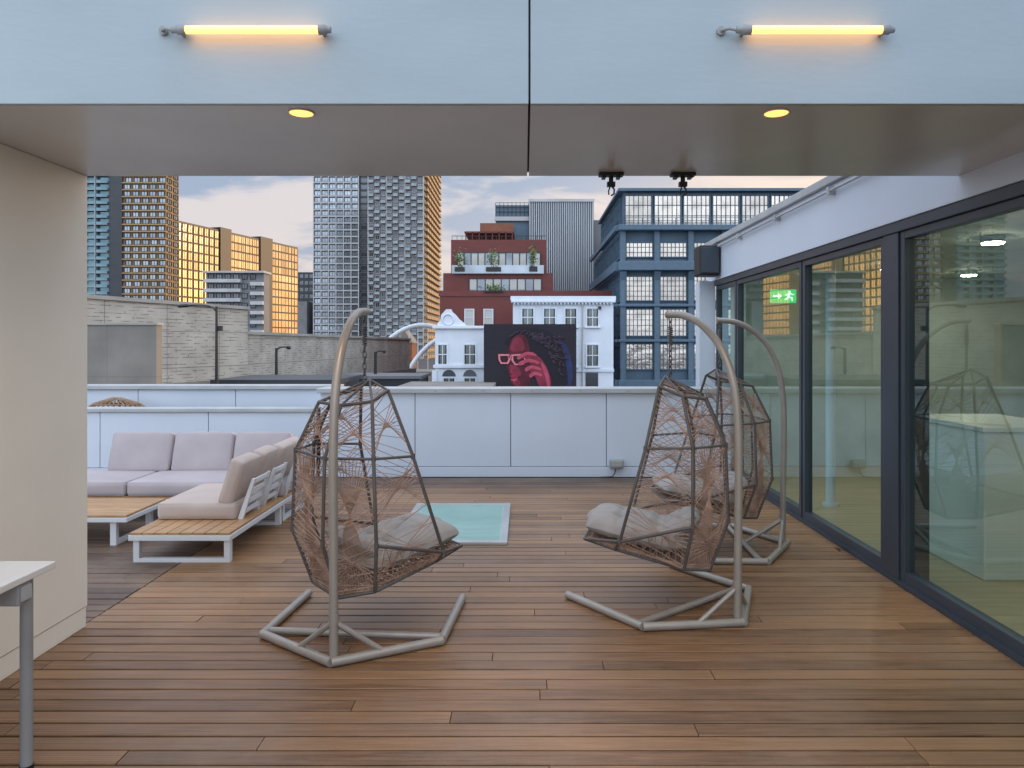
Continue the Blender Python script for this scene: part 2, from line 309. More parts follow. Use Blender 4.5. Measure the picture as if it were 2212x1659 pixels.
for px,lab in ((1320,'black clamp bracket hanging from the soffit edge, left of the pair'),(1475,'black clamp bracket hanging from the soffit edge, right of the pair')):
    Y=3.93; t=thing('clamp_bracket',lab,'bracket',(X(px,Y),Y,2.54),0,'clamps under the soffit')
    MB().box(-.068,.068,-.03,.03,-.018,-.001).build('mounting_plate','black',t,bevel=.003)
    MB().box(-.05,-.03,-.032,.032,-.03,-.018).box(.03,.05,-.032,.032,-.03,-.018).build('screw_block','black',t)
    MB().tube([(0,0,-.018),(0,0,-.05)],.013,10).box(-.022,.022,-.016,.016,-.075,-.05).build('swivel_body','black',t)
    MB().tube([(.005,0,-.075),(.018,0,-.09),(.016,0,-.115),(0,0,-.125)],.005,6).tube([(-.006,0,-.075),(-.014,0,-.1),(-.012,0,-.12)],.004,6).build('hook','black',t)
# parapets
t=thing('parapet','white panelled parapet wall with grey coping behind the hanging chairs','wall',(0,8.44,0))
xs=[-2.44,-1.31,-.17,.97,2.11,2.455]
for a,b in zip(xs[:-1],xs[1:]): MB().box(a+.004,b-.004,0,.02,.125,1.0).build('panel','white',t,bevel=.003)
MB().box(-2.44,2.455,-.012,.02,0,.118).build('kickboard','white',t,bevel=.004)
MB().box(-2.44,2.455,.022,.3,0,.998).build('wall_core','joint',t)
MB().box(-2.47,2.455,-.05,.36,1.0,1.055).build('coping','coping',t,bevel=.006)
m=MB()
for i in range(9):
    x=-2.2+i*.57; m.tube([(x,-.058,1.03),(x,-.05,1.03)],.008,8)
m.build('rivet','cap',t)
t=thing('low_parapet','lower white parapet wall behind the corner sofa','wall',(0,8.5,0))
xs=[-8.4,-7.7,-6.4,-5.1,-3.8,-2.5]
for a,b in zip(xs[:-1],xs[1:]): MB().box(a+.004,b-.004,0,.02,.1,.765).build('panel','white',t,bevel=.003)
MB().box(-8.4,-2.5,.022,.16,0,.765).build('wall_core','joint',t)
MB().box(-8.4,-2.48,-.03,.2,.767,.812).build('coping','coping',t,bevel=.006)
MB().box(-8.4,-2.5,-.01,.02,0,.094).build('kickboard','white',t)
t=thing('rear_parapet','farther white parapet wall seen over the low parapet at left','wall',(0,9.3,0))
xs=[-8.9,-7.35,-6.1,-5.08,-3.8,-2.46]
for a,b in zip(xs[:-1],xs[1:]): MB().box(a+.004,b-.004,0,.02,.0,.985).build('panel','white',t,bevel=.003)
MB().box(-8.9,-2.46,.022,.2,0,.985).build('wall_core','joint',t)
MB().box(-8.9,-2.44,-.04,.26,.987,1.04).build('coping','coping',t,bevel=.006)
MB().box(-2.46,-2.442,-.58,-.02,0,.985).build('return_panel','white',t)
t=thing('rattan_pod','wide round brown rattan pod poking up behind the low parapet','seat',(-5.18,8.98,0))
m=MB()
for i in range(8):
    z=.12+i*.1; r=.26*math.sqrt(max(.05,1-((z-.3)/.60)**2))
    m.tube([(math.cos(a)*r*2.3,math.sin(a)*r*.9,z) for a in [2*PI*k/32 for k in range(32)]],.012,6,closed=True)
for k in range(30):
    a=PI*2*k/30; pts=[]
    for i in range(14):
        z=.0+i*.069; r=.26*math.sqrt(max(.0,1-((z-.3)/.60)**2)); pts.append((math.cos(a)*r*2.3,math.sin(a)*r*.9,z))
    m.tube(pts,.010,6)
m.build('woven_shell','rattan',t)
t=thing('outlet_box','small grey weatherproof outlet box on the white parapet','outlet',(X(1331,8.42),8.42,.155))
MB().box(-.08,.08,-.06,.006,-.045,.055).build('box_body','cap',t,bevel=.008)
MB().box(-.07,.07,-.07,-.06,-.02,.05).build('flap_cover','alu',t,bevel=.004)
MB().tube([(-.01,-.03,-.045),(-.02,-.04,-.1),(-.05,-.05,-.14),(-.2,-.06,-.145)],.006,6).build('cable','black',t)
# ---------------------------------------------------------------- glazed building at right
t=thing('glazed_pavilion','white flat roofed building with dark framed sliding glass doors along the deck','building',(2.48,0,0))
def pane_door(y0,y1,parent,handle=False):
    f=.05; m=MB()
    m.box(0,.07,y0,y0+f,.0,2.33).box(0,.07,y1-f,y1,.0,2.33).box(.002,.068,y0+f,y1-f,.0,.10).box(.002,.068,y0+f,y1-f,2.28,2.33)
    d=m.build('sliding_door','frame',parent,bevel=.003)
    q=MB(); q._a([(.035,y0+f,.10),(.035,y1-f,.10),(.035,y1-f,2.28),(.035,y0+f,2.28)],[(0,1,2,3)],0); q.build('pane','glass',d)
    if handle: MB().box(-.03,-.002,y0+.015,y0+.04,.85,1.15).build('handle','alu',d)
pane_door(-3,1.6,t); pane_door(1.63,4.68,t,True); pane_door(4.89,6.33,t); pane_door(6.36,8.3,t); pane_door(8.33,9.2,t)
MB().box(-.012,.2,4.69,4.88,0,2.33).build('post','frame',t,bevel=.004)
MB().box(-.02,.16,-3,9.2,2.332,2.40).build('head_rail','frame',t,bevel=.004)
MB().box(-.02,.02,-3,8.4,.0,.03).build('threshold','frame',t)
MB().box(-.03,.25,-3,9.5,2.402,2.86).build('fascia','white',t,bevel=.004)
MB().box(-.07,6.5,-3,9.55,2.862,2.93).build('roof','coping',t,bevel=.006)
MB().tube([(-.07,3.9,2.80),(-.07,9.3,2.80)],.012,8).build('conduit','coping',t)
for y in (4.4,5.6,6.8,8.0,9.1): MB().box(-.09,-.032,y-.02,y+.02,2.77,2.83).build('pipe_clip','coping',t)
MB().box(-.21,-.0,9.22,9.42,-.0,2.40).build('corner_post','white',t,bevel=.004)
MB().box(6,6.2,-3,9.4,0,2.85).box(.25,6,9.25,9.4,0,2.85).box(.25,6,-3,-2.8,0,2.85).build('inner_wall','inwall',t)
MB().box(.21,6,-2.8,9.25,-.02,.0).build('inner_floor','infloor',t)
MB().box(.26,6,-2.8,9.25,2.44,2.5).build('inner_ceiling','inwall',t)
MB().box(2.6,8,-5,9,2.932,7).build('added_sun_block','white',t)  # unseen block added above the roof to keep sun off the overhead beam
t=thing('speaker','black box loudspeaker mounted at the corner of the white fascia','speaker',(2.32,9.0,2.42))
MB().box(-.14,.12,-.16,.14,.02,.40).build('cabinet','black',t,bevel=.02)
MB().box(-.12,.10,-.172,-.162,.05,.37).build('grille','frame',t,bevel=.01)
MB().box(.12,.2,-.03,.03,.15,.25).build('wall_bracket','frame',t)
t=thing('exit_sign','green exit sign with arrow and running figure behind the glass doors','sign',(2.92,8.0,2.05))
MB().box(-.145,.145,0,.03,0,.15).build('sign_panel','green',t)
def flat(mb,pts,y,d=.003): mb.prism([(p[0],y,p[1]) for p in pts],(0,-d,0))
m=MB(); flat(m,[(-.12,.065),(-.06,.065),(-.06,.04),(-.02,.075),(-.06,.11),(-.06,.085),(-.12,.085)],-.001); m.build('arrow','signw',t)
m=MB()
flat(m,[(.068+.013*math.cos(a),.122+.013*math.sin(a)) for a in [2*PI*k/10 for k in range(10)]],-.001)
flat(m,[(.04,.075),(.058,.11),(.078,.105),(.065,.065)],-.001)
flat(m,[(.04,.078),(.062,.066),(.05,.045),(.02,.03),(.012,.04),(.036,.055)],-.0045)
flat(m,[(.062,.07),(.05,.06),(.085,.05),(.09,.02),(.102,.02),(.1,.06)],-.008)
flat(m,[(.075,.10),(.1,.085),(.118,.092),(.116,.1),(.1,.096),(.078,.11)],-.0045)
flat(m,[(.055,.105),(.03,.1),(.02,.08),(.028,.078),(.036,.092),(.052,.094)],-.008)
m.build('running_figure','signw',t)
MB().tube([(-.1,.015,.15),(-.1,.015,.385)],.004,6).tube([(.1,.015,.15),(.1,.015,.385)],.004,6).build('hanger','alu',t)
t=thing('interior_column','slim white round column standing inside the glass doors','column',(3.0,6.95,0))
MB().tube([(0,0,0),(0,0,2.44)],.045,16).build('shaft','white',t); MB().tube([(0,0,0),(0,0,.03)],.075,16).build('base_ring','white',t)
t=thing('interior_counter','white block counter inside the nearest glass door','counter',(3.4,5.15,0))
MB().box(-.32,.35,-.4,.5,0,1.0).build('counter_body','table',t,bevel=.01); MB().box(-.34,.37,-.42,.52,1.002,1.03).build('counter_top','table',t)
MB().box(-.03,.03,-.408,-.402,.5,.6).build('socket','black',t)
for (x,y,lab) in ((3.5,3.4,'warm ceiling light inside the glazed building, nearest to the camera'),(3.7,5.6,'warm ceiling light inside the glazed building above the white counter'),(3.9,7.6,'warm ceiling light inside the glazed building near the exit sign'),(5.2,4.2,'warm ceiling light deep inside the glazed building at its middle'),(5.2,8.3,'warm ceiling light deep inside the glazed building at its far end')):
    t=thing('ceiling_lamp',lab,'lamp',(x,y,2.44),0,'ceiling lights inside the glazed building'); MB().tube([(0,0,-.001),(0,0,-.05)],.085,20).build('housing','wmetal',t); MB().tube([(0,0,-.052),(0,0,-.06)],.075,20).build('diffuser','inlamp',t)
# ---------------------------------------------------------------- table at left
t=thing('table','white table corner on grey round leg at the lower left','table',(-1.80,2.72,0))
MB().box(-.62,0,-1.3,0,.735,.762).build('tabletop','table',t,bevel=.004)
MB().tube([(-.065,-.07,.02),(-.065,-.07,.733)],.0215,16).build('leg','cap',t)
MB().tube([(-.065,-.07,0),(-.065,-.07,.022)],.024,16).build('foot_cap','black',t)
MB().tube([(-.56,-.07,.0),(-.56,-.07,.733)],.0215,16).build('leg','cap',t)
MB().box(-.60,-.04,-.12,-.09,.68,.734).build('apron','cap',t)
m=MB().box(-.085,-.01,-.19,-.12,.655,.733).build('socket_box','cap',t,bevel=.006)
MB().box(-.009,-.003,-.18,-.13,.67,.72).build('socket_face','coping',m)
# ---------------------------------------------------------------- skylight
t=thing('skylight','pale mint walk on glass skylight in a grey metal frame set in the deck','skylight',(-.6,6.27,0))
MB().box(-.46,.46,-.68,-.62,.002,.026).box(-.46,.46,.62,.68,.002,.026).box(-.46,-.40,-.62,.62,.002,.026).box(.40,.46,-.62,.62,.002,.026).build('frame','alu',t,bevel=.003)
MB().box(-.40,.40,-.62,.62,.004,.018).build('glass_panel','skyglass',t)
m=MB()
for i in range(30): m.box(-.39,.39,-.605+i*.041,-.59+i*.041,.0181,.0192)
m.build('anti_slip_strips','tealline',t)
# ---------------------------------------------------------------- sofas
def rbox(name,m_,parent,sx,sy,sz,loc,rot=(0,0,0),r=.03,puff=.012):
    def ax(h):
        e=[-h+r*k for k in (0,.15,.45,1)]; inn=[(-h+r)+(2*(h-r))*k/5 for k in range(1,5)]; return e+inn+[-q for q in e[::-1]]
    A=[ax(sx/2),ax(sy/2),ax(sz/2)]; H=(sx/2,sy/2,sz/2); vs=[]; fs=[]; idx={}
    def vid(i,j,k):
        if (i,j,k) in idx: return idx[(i,j,k)]
        p=Vector((A[0][i],A[1][j],A[2][k])); c=Vector([max(-h+r,min(h-r,a)) for h,a in zip(H,p)]); d=p-c
        if d.length>1e-9: p=c+d.normalized()*r
        n=[p[q]/H[q] for q in range(3)]
        for q in range(3):
            o1,o2=[z_ for z_ in range(3) if z_!=q]
            if abs(n[q])>.5: p[q]+=math.copysign(puff*max(0,1-n[o1]**2)*max(0,1-n[o2]**2),n[q])*(abs(n[q])**6)
        idx[(i,j,k)]=len(vs); vs.append(tuple(p)); return idx[(i,j,k)]
    n=len(A[0])-1
    for a in range(n):
        for b in range(n):
            fs.append((vid(a,b,0),vid(a,b+1,0),vid(a+1,b+1,0),vid(a+1,b,0))); fs.append((vid(a,b,n),vid(a+1,b,n),vid(a+1,b+1,n),vid(a,b+1,n)))
            fs.append((vid(a,0,b),vid(a+1,0,b),vid(a+1,0,b+1),vid(a,0,b+1))); fs.append((vid(a,n,b),vid(a,n,b+1),vid(a+1,n,b+1),vid(a+1,n,b)))
            fs.append((vid(0,a,b),vid(0,a,b+1),vid(0,a+1,b+1),vid(0,a+1,b))); fs.append((vid(n,a,b),vid(n,a+1,b),vid(n,a+1,b+1),vid(n,a,b+1)))
    me=bpy.data.meshes.new(name); me.from_pydata(vs,[],fs); me.materials.append(M[m_]); me.polygons.foreach_set('use_smooth',[True]*len(me.polygons)); me.update()
    o=bpy.data.objects.new(name,me); COL.objects.link(o); o.parent=parent; o.location=loc; o.rotation_euler=rot
    m=MB()
    q=[i for i in range(3) if H[i]==min(H)][0]; o1,o2=[z_ for z_ in range(3) if z_!=q]
    for s in (-1,1):
        pts=[]
        for (u,v) in [(1,1),(-1,1),(-1,-1),(1,-1)]:
            for k in range(4):
                a=math.atan2(v,u)-PI/4+k*PI/6; p=[0,0,0]; p[q]=s*(H[q]-r*.28); p[o1]=u*(H[o1]-r)+math.cos(a)*r*.74; p[o2]=v*(H[o2]-r)+math.sin(a)*r*.74; pts.append(p)
        m.tube(pts,.0035,5,closed=True)
    m.build('piping',m_,o)
    return o
def backframe(parent,y0,y1,xo=-.08):
    m=MB(); lean=.11
    for y in (y0+.03,y1-.03): m.prism([(xo,y-.012,.2),(xo+.045,y-.012,.2),(xo+.04+lean,y-.012,.54),(xo+.012+lean,y-.012,.54)],(0,.024,0))
    for k in range(4):
        z=.26+k*.078; x=xo+.03+lean*(z-.2)/.35; m.box(x-.008,x+.010,y0+.043,y1-.043,z,z+.036)
    return m.build('backrest_frame','wmetal',parent,bevel=.003)
def sofa(root,length,seat0,backs,mc,nseat=None,hb=.36,xo=-.08):
    MB().box(-.74,0,0,.05,.165,.205).box(-.74,0,length-.05,length,.165,.205).box(-.74,-.69,.05,length-.05,.165,.205).box(-.05,0,.05,length-.05,.165,.205).build('platform_frame','wmetal',root,bevel=.004)
    m=MB(); n=8
    for i in range(n): m.box(-.73+i*.0912,-.73+i*.0912+.084,.006,length-.006,.206,.224)
    m.build('platform_slats','teak',root,bevel=.002)
    for y in (.03,length-.1):
        for x in (-.72,-.06): MB().box(x,x+.045,y,y+.045,.03,.165).build('leg','wmetal',root,bevel=.003)
        MB().box(-.72,-.015,y,y+.045,0,.03).build('floor_rail','wmetal',root,bevel=.003)
    n=nseat or max(1,round((length-seat0)/1.3)); l=(length-seat0)/n
    for i in range(n): rbox('seat_cushion',mc,root,.62,l-.01,.13,(-.42,seat0+l*(i+.5),.290),r=.03,puff=.014)
    for (a,b) in backs:
        backframe(root,a,b,xo)
        rbox('back_cushion',mc,root,.12,b-a-.008,hb,(xo-.035,(a+b)/2,.33+hb/2),(0,R(17),0),r=.028,puff=.012)
t=thing('sofa','beige cushioned outdoor sofa with slatted white backrests running towards the parapet','sofa',(-2.13,5.12,0))
sofa(t,1.18,.37,[(.38,.76),(.84,1.17)],'sofaw',1,.36,-.12)
t=thing('sofa','long mauve grey cushioned outdoor sofa parallel to the low parapet','sofa',(-2.13,7.05,0),R(90))
sofa(t,2.85,.02,[(.17,.72),(.735,1.315),(1.33,1.93)],'sofa',2,.38,-.04)
c=rbox('side_back_cushion','sofaw',t,.56,.12,.35,(-.41,.12,.505),(R(14),0,0),r=.028,puff=.012)
m=MB()
for k in range(4): z=.26+k*.078; m.box(-.66,-.16,.035-.11*(z-.2)/.35,.052-.11*(z-.2)/.35,z,z+.036)
for x in (-.68,-.155): m.prism([(x,.07,.2),(x,.025,.2),(x,-.08,.54),(x,-.052,.54)],(.024,0,0))
m.build('side_backrest_frame','wmetal',t)
t=thing('coffee_table','low slatted teak coffee table with white frame in front of the sofas','table',(-3.12,5.55,0))
MB().box(-1.0,0,0,.03,.19,.225).box(-1.0,0,.6,.63,.19,.225).box(-.03,0,.03,.6,.19,.225).box(-1.0,-.97,.03,.6,.19,.225).build('frame','wmetal',t,bevel=.003)
m=MB()
for i in range(7): m.box(-.99,-.01,.008+i*.0885,.008+i*.0885+.082,.226,.244)
m.build('slatted_top','teak',t,bevel=.002)
for x in (-.15,-.92):
    for y in (.03,.55): MB().box(x,x+.05,y,y+.04,.03,.19).build('leg','wmetal',t,bevel=.003)
    MB().box(x,x+.05,.03,.59,0,.03).build('floor_rail','wmetal',t,bevel=.003)
# ---------------------------------------------------------------- hanging chairs
def samp(poly,t):
    L_=[(Vector(poly[i+1])-Vector(poly[i])).length for i in range(len(poly)-1)]; s=sum(L_)*min(max(t,0),1)
    for i,l in enumerate(L_):
        if s<=l+1e-9: return Vector(poly[i]).lerp(Vector(poly[i+1]),s/l)
        s-=l
    return Vector(poly[-1])
def catmull(P,n=8):
    out=[]; P=[Vector(p) for p in P]
    for i in range(len(P)-1):
        p0=P[max(i-1,0)];p1=P[i];p2=P[i+1];p3=P[min(i+2,len(P)-1)]
        for k in range(n):
            t=k/n; out.append(.5*((2*p1)+(p2-p0)*t+(2*p0-5*p1+4*p2-p3)*t*t+(3*p1-p0-3*p2+p3)*t**3))
    out.append(P[-1]); return out
def make_chair():
    root=thing('hanging_chair','x','chair',(0,0,0),0,'hanging egg chairs on the deck')
    r=.0235; z=r
    def seg(name,pts,rr=r): return MB().tube(pts,rr,14).build(name,'stand',root)
    seg('base_arm',[(-.49,.93,z),(-.49,.30,z)]); seg('base_arm',[(.49,.93,z),(.49,.30,z)])
    seg('base_beam',[(-.495,.295,z),(0,-.01,z)]); seg('base_beam',[(.495,.295,z),(0,-.01,z)])
    seg('cross_bar',[(-.48,.34,z),(.48,.34,z)],.019)
    seg('brace',[(0,.03,.21),(-.22,.125,z+.01)],.014); seg('brace',[(0,.03,.21),(.22,.125,z+.01)],.014); seg('brace',[(0,.03,.21),(0,.33,z)],.014)
    seg('pole',catmull([(0,.03,.02),(0,.025,.5),(0,.02,.95),(0,.03,1.2),(0,.065,1.40),(0,.15,1.58),(0,.27,1.70),(0,.40,1.762),(0,.53,1.775)],6),.0225)
    MB().tube([(0,.53,1.775),(0,.545,1.775)],.0245,14).build('pole_cap','stand',root)
    MB().tube([(0,.03,.20),(0,.03,.25)],.026,14).build('collar','stand',root)
    m=MB(); hx=.52
    def link(zc,rot,h=.021,w_=.0095):
        pts=[]
        for i in range(12):
            a=2*PI*i/12; u=math.cos(a)*w_; v=math.sin(a)*w_+(h-w_ if math.sin(a)>0 else -(h-w_)); pts.append((u if rot else 0,hx+(0 if rot else u),zc+v))
        m.tube(pts,.004,6,closed=True)
    for i in range(2): link(1.745-i*.033,i%2)
    for i in range(6): link(1.565-i*.033,i%2)
    m.build('chain','steel',root)
    MB().tube([(math.cos(a)*.014,hx+math.sin(a)*.014,1.70-.115*a/(2*PI*9)) for a in [2*PI*9*i/108 for i in range(109)]],.0038,6).build('spring','steel',root)
    ap=(0,.03,1.39); F_={}
    for s in (-1,1):
        F_[('rim',s)]=[(.16*s,.06,1.335),(.31*s,.13,.98),(.40*s,.27,.45),(.28*s,.31,.37)]
        F_[('mid',s)]=[(.24*s,-.08,1.285),(.37*s,-.14,1.0),(.40*s,-.14,.56),(.29*s,-.09,.285)]
        F_[('back',s)]=[(.14*s,-.21,1.265),(.19*s,-.325,1.0),(.20*s,-.34,.56),(.16*s,-.235,.25)]
        F_[('tip',s)]=(.24*s,.50,.41)
    bk=MB(); br=.0098
    for s in (-1,1):
        for q in ('rim','mid','back'): bk.tube(F_[(q,s)],br,10); bk.tube([ap,F_[(q,s)][0]],br*.7,8)
        bk.tube([F_[('rim',s)][0],F_[('mid',s)][0],F_[('back',s)][0]],br,8)
        bk.tube([F_[('tip',s)],F_[('rim',s)][2],F_[('mid',s)][2]],br,8)
        bk.tube([F_[('tip',s)],F_[('rim',s)][3],F_[('mid',s)][3],F_[('back',s)][3]],br,8)
        bk.tube([F_[('rim',s)][1],F_[('mid',s)][1],F_[('back',s)][1]],br*.75,8)
        for q in ('mid','back','rim'):
            for p in F_[(q,s)][1:3]: bk.tube([(p[0],p[1],p[2]-.014),(p[0],p[1],p[2]+.014)],br*1.25,8)
    for i in (0,1,3): bk.tube([F_[('back',-1)][i],F_[('back',1)][i]],br*(.75 if i==1 else 1),8)
    bk.tube([F_[('tip',-1)],F_[('tip',1)]],br,8)
    basket=bk.build('basket_frame','bframe',root); basket.location=(0,.52,0)
    random.seed(11)
    seq=[F_[('rim',-1)],F_[('mid',-1)],F_[('back',-1)],F_[('back',1)],F_[('mid',1)],F_[('rim',1)]]
    rp=MB(); rr=.0024
    def strand(a,b): rp.tube([a,b],rr,4)
    # long straight cords between neighbouring ribs: two slanted sets that cross, plus level ones in bands
    for pi in range(5):
        A,B=seq[pi],seq[pi+1]; d1=(.17,.12,.10,.12,.17)[pi]
        for k in range(26):
            u=.02+.94*k/25; j=random.uniform(-.004,.004)
            off=d1*math.sin(u*PI*3.1+pi*1.3)
            strand(samp(A,u+j),samp(B,u+off))
        for (c0,c1) in ((.03,.30),(.34,.62),(.64,.95)):
            n=10
            for k in range(n):
                u=k/(n-1); strand(samp(A,c0+(c1-c0)*u),samp(B,c1-(c1-c0)*u*.92))
    for (A1,A2,B1,B2) in ((F_[('back',-1)][1],F_[('back',1)][1],F_[('back',-1)][3],F_[('back',1)][3]),
                          (F_[('mid',-1)][1],F_[('back',-1)][1],F_[('mid',-1)][3],F_[('back',-1)][3]),
                          (F_[('mid',1)][1],F_[('back',1)][1],F_[('mid',1)][3],F_[('back',1)][3])):
        mid=(Vector(A1)+Vector(A2))/2; md=(Vector(B1)+Vector(B2))/2
        push=Vector((0,-.05,0)) if abs(A1[0]+A2[0])<.01 else Vector((math.copysign(.03,A1[0]),-.03,0))
        cen=(mid+md)/2+push
        for k in range(13):
            u=k/12; a=Vector(A1).lerp(Vector(A2),u); b=Vector(B1).lerp(Vector(B2),1-u)
            c=cen+(Vector(A2)-Vector(A1))*(.5-u)*.25
            rp.tube([a,c,b],rr,4)
    for s in (-1,1):
        bar=[F_[('tip',s)],F_[('rim',s)][2],F_[('mid',s)][2]]; low=[F_[('tip',s)],F_[('rim',s)][3],F_[('mid',s)][3]]
        for k in range(16):
            u=.06+.92*k/16; strand(samp(bar,u),samp(low,u+.05))
            if k%2: strand(samp(bar,u),samp(low,u-.14))
    for i in range(5):
        A=[ap,seq[i][0]]; B=[ap,seq[i+1][0]]
        for k in range(3,8): strand(samp(A,k/8),samp(B,k/8))
    rp.build('rope_weave','rope',basket)
    sb=MB(); lowL=[F_[('tip',-1)],F_[('rim',-1)][3],F_[('mid',-1)][3],F_[('back',-1)][3]]; lowR=[F_[('tip',1)],F_[('rim',1)][3],F_[('mid',1)][3],F_[('back',1)][3]]
    for k in range(64):
        u=k/63; o=.006 if k%2 else -.006; a=samp(lowL,u); b=samp(lowR,u)
        sb.tube([a,a.lerp(b,.25)+Vector((0,0,o)),a.lerp(b,.5)-Vector((0,0,o)),a.lerp(b,.75)+Vector((0,0,o)),b],.0042,5)
    for k in range(26):
        u=(k+.5)/26; o=.006 if k%2 else -.006
        sb.tube([samp(lowL,t_/16).lerp(samp(lowR,t_/16),u)+Vector((0,0,(o if t_%2 else -o))) for t_ in range(17)],.004,5)
    bl=[F_[('mid',-1)][3],F_[('back',-1)][3],F_[('back',1)][3],F_[('mid',1)][3]]; bu=[Vector(F_[('mid',-1)][3]).lerp(Vector(F_[('mid',-1)][2]),.12),Vector(F_[('back',-1)][3]).lerp(Vector(F_[('back',-1)][2]),.11),Vector(F_[('back',1)][3]).lerp(Vector(F_[('back',1)][2]),.11),Vector(F_[('mid',1)][3]).lerp(Vector(F_[('mid',1)][2]),.12)]
    for j in range(3):
        u=j/2; sb.tube([Vector(bl[i]).lerp(bu[i],u) for i in range(4)],.0042,5)
    for k in range(44):
        u=k/43; sb.tube([samp(bl,u),samp([tuple(x) for x in bu],min(1,u+.015))],.004,4)
    sb.build('woven_base','rope',basket)
    n=40; V=[]; Fc=[]
    def cp(i,j,side):
        u=i/n*2-1; v=j/n*2-1
        e=max(0,(1-abs(u)**3.2))*max(0,(1-abs(v)**3.2)); prof=e**.5
        tuft=1
        for (tu,tv) in [(a,b) for a in (-.36,.36) for b in (-.36,.36)]+[(0,0)]:
            d2=(u-tu)**2+(v-tv)**2; tuft-=.55*math.exp(-d2/.012)
        crease=.20*(math.exp(-((abs(u)-.36)/.05)**2)+math.exp(-((abs(v)-.36)/.05)**2))
        h=.066*prof*(max(.15,tuft)-crease)
        k=1-.12*(u*u*v*v); sx=.265; sy=.32
        wob=1+.022*math.sin(9*math.atan2(v,u))+.012*math.sin(17*math.atan2(v,u))
        return (u*sx*k*wob,v*sy*k*wob,side*h+(.028*prof if side>0 else 0))
    for side in (1,-1):
        o=len(V)
        V+= [cp(i,j,side) for j in range(n+1) for i in range(n+1)]
        for j in range(n):
            for i in range(n):
                a=o+j*(n+1)+i; q=(a,a+1,a+n+2,a+n+1); Fc.append(q if side>0 else q[::-1])
    me=bpy.data.meshes.new('cushion'); me.from_pydata(V,[],Fc); me.materials.append(M['ccush']); me.polygons.foreach_set('use_smooth',[True]*len(me.polygons))
    c=bpy.data.objects.new('cushion',me); COL.objects.link(c); c.parent=basket; c.location=(0,.20,.435); c.rotation_euler=(R(10),0,0)
    c2=bpy.data.objects.new('back_cushion',me.copy()); COL.objects.link(c2); c2.parent=basket; c2.location=(0,-.04,.46); c2.rotation_euler=(R(-30),0,0); c2.scale=(.8,.5,.75)
    return root
def copy_tree(o,parent=None):
    c=o.copy(); COL.objects.link(c); c.parent=parent
    for ch in o.children: copy_tree(ch,c)
    return c
proto=make_chair(); chairs=[proto,copy_tree(proto),copy_tree(proto)]
spec=[((-.955,3.50),-5,(math.sin(R(50)),math.cos(R(50))),'hanging rope egg chair seen from behind, beside the corner sofa'),
      ((1.225,4.0),38,(-.97,.24),'hanging rope egg chair in side view, nearer of the two by the glass doors'),
      ((2.06,5.58),88,(-1,-.05),'hanging rope egg chair partly hidden, farther of the two by the glass doors')]
for o,(p,a,f,lab) in zip(chairs,spec):
    o.location=(p[0],p[1],0); o.rotation_euler=(0,0,R(a)); o['label']=lab
    ya=math.atan2(-f[0],f[1])
    for ch in o.children:
        if ch.name.startswith('basket'): ch.rotation_euler=(0,0,ya-R(a))
# ================================================================ CITY
def win_gen(w_,h,fr=.12,cols=1,rows=1,dep=.12,fm=0,gm=1):
    def g(m):
        m.box(-w_/2,-w_/2+fr,-dep,.0,0,h,fm).box(w_/2-fr,w_/2,-dep,0,0,h,fm).box(-w_/2+fr,w_/2-fr,-dep,0,0,fr,fm).box(-w_/2+fr,w_/2-fr,-dep,0,h-fr,h,fm)
        m.box(-w_/2+fr,w_/2-fr,-dep*.35,0,fr,h-fr,gm)
        b=fr*.45
        for i in range(1,cols): x=-w_/2+w_*i/cols; m.box(x-b/2,x+b/2,-dep*.8,-dep*.36,fr,h-fr,fm)
        for i in range(1,rows): z=h*i/rows; m.box(-w_/2+fr,w_/2-fr,-dep*.75,-dep*.36,z-b/2,z+b/2,fm)
    return g
# left tower
Z=240; x0=X(130,Z); s=Z/F
t=thing('residential_tower','tall tower with teal glass balconies and brown cladding at far left','tower',(x0,Z,GZ))
W=X(358,Z)-x0; H=118; a1=X(237,Z)-x0; a2=X(266,Z)-x0; D=9
MB().box(0,a1,0,D,0,H).build('glazed_wing','twr_teal',t); MB().box(a1,a2,-.6,D,0,H+2).build('dark_core','twr_dark',t); MB().box(a2,W,.0,D,0,H).build('brown_wing','twr_brown',t)
fl=2.35; zs=[k*fl for k in range(int(H/fl))]
def g(m): m.box(0,a1-.2,-1.3,0,0,.3,0).box(0,a1-.2,-1.3,-1.2,.3,1.0,1)
repeat(t,'balcony',g,['tslab','twr_teal'],order([(0,-.01,z,0) for z in zs],40))
def g(m): m.box(0,W-a2+.6,-.7,0,0,.34,0)
repeat(t,'floor_band',g,['amber'],order([(a2+.02,-.01,z,0) for z in zs],40))
nc=5; cw=(W-a2)/nc
repeat(t,'window',win_gen(cw*.72,fl*.68,.12,2,1,.3),['bronze','winpale'],order([(a2+cw*(c+.5)+(.5 if (k%3)==0 else 0),-.01,z+.45,0) for k,z in enumerate(zs) for c in range(nc)],40))
def g(m): m.box(-.15,.15,-1.5,0,0,H)
repeat(t,'mullion',g,['tslab'],[(a1*i/4,-.02,0,0) for i in range(1,4)])
repeat(t,'side_window',win_gen(3,fl*.7,.15,2,1,.3),['bronze','winpale'],order([(W,2.2+4.5*c,z+.5,R(90)) for z in zs for c in range(2)],40),60)
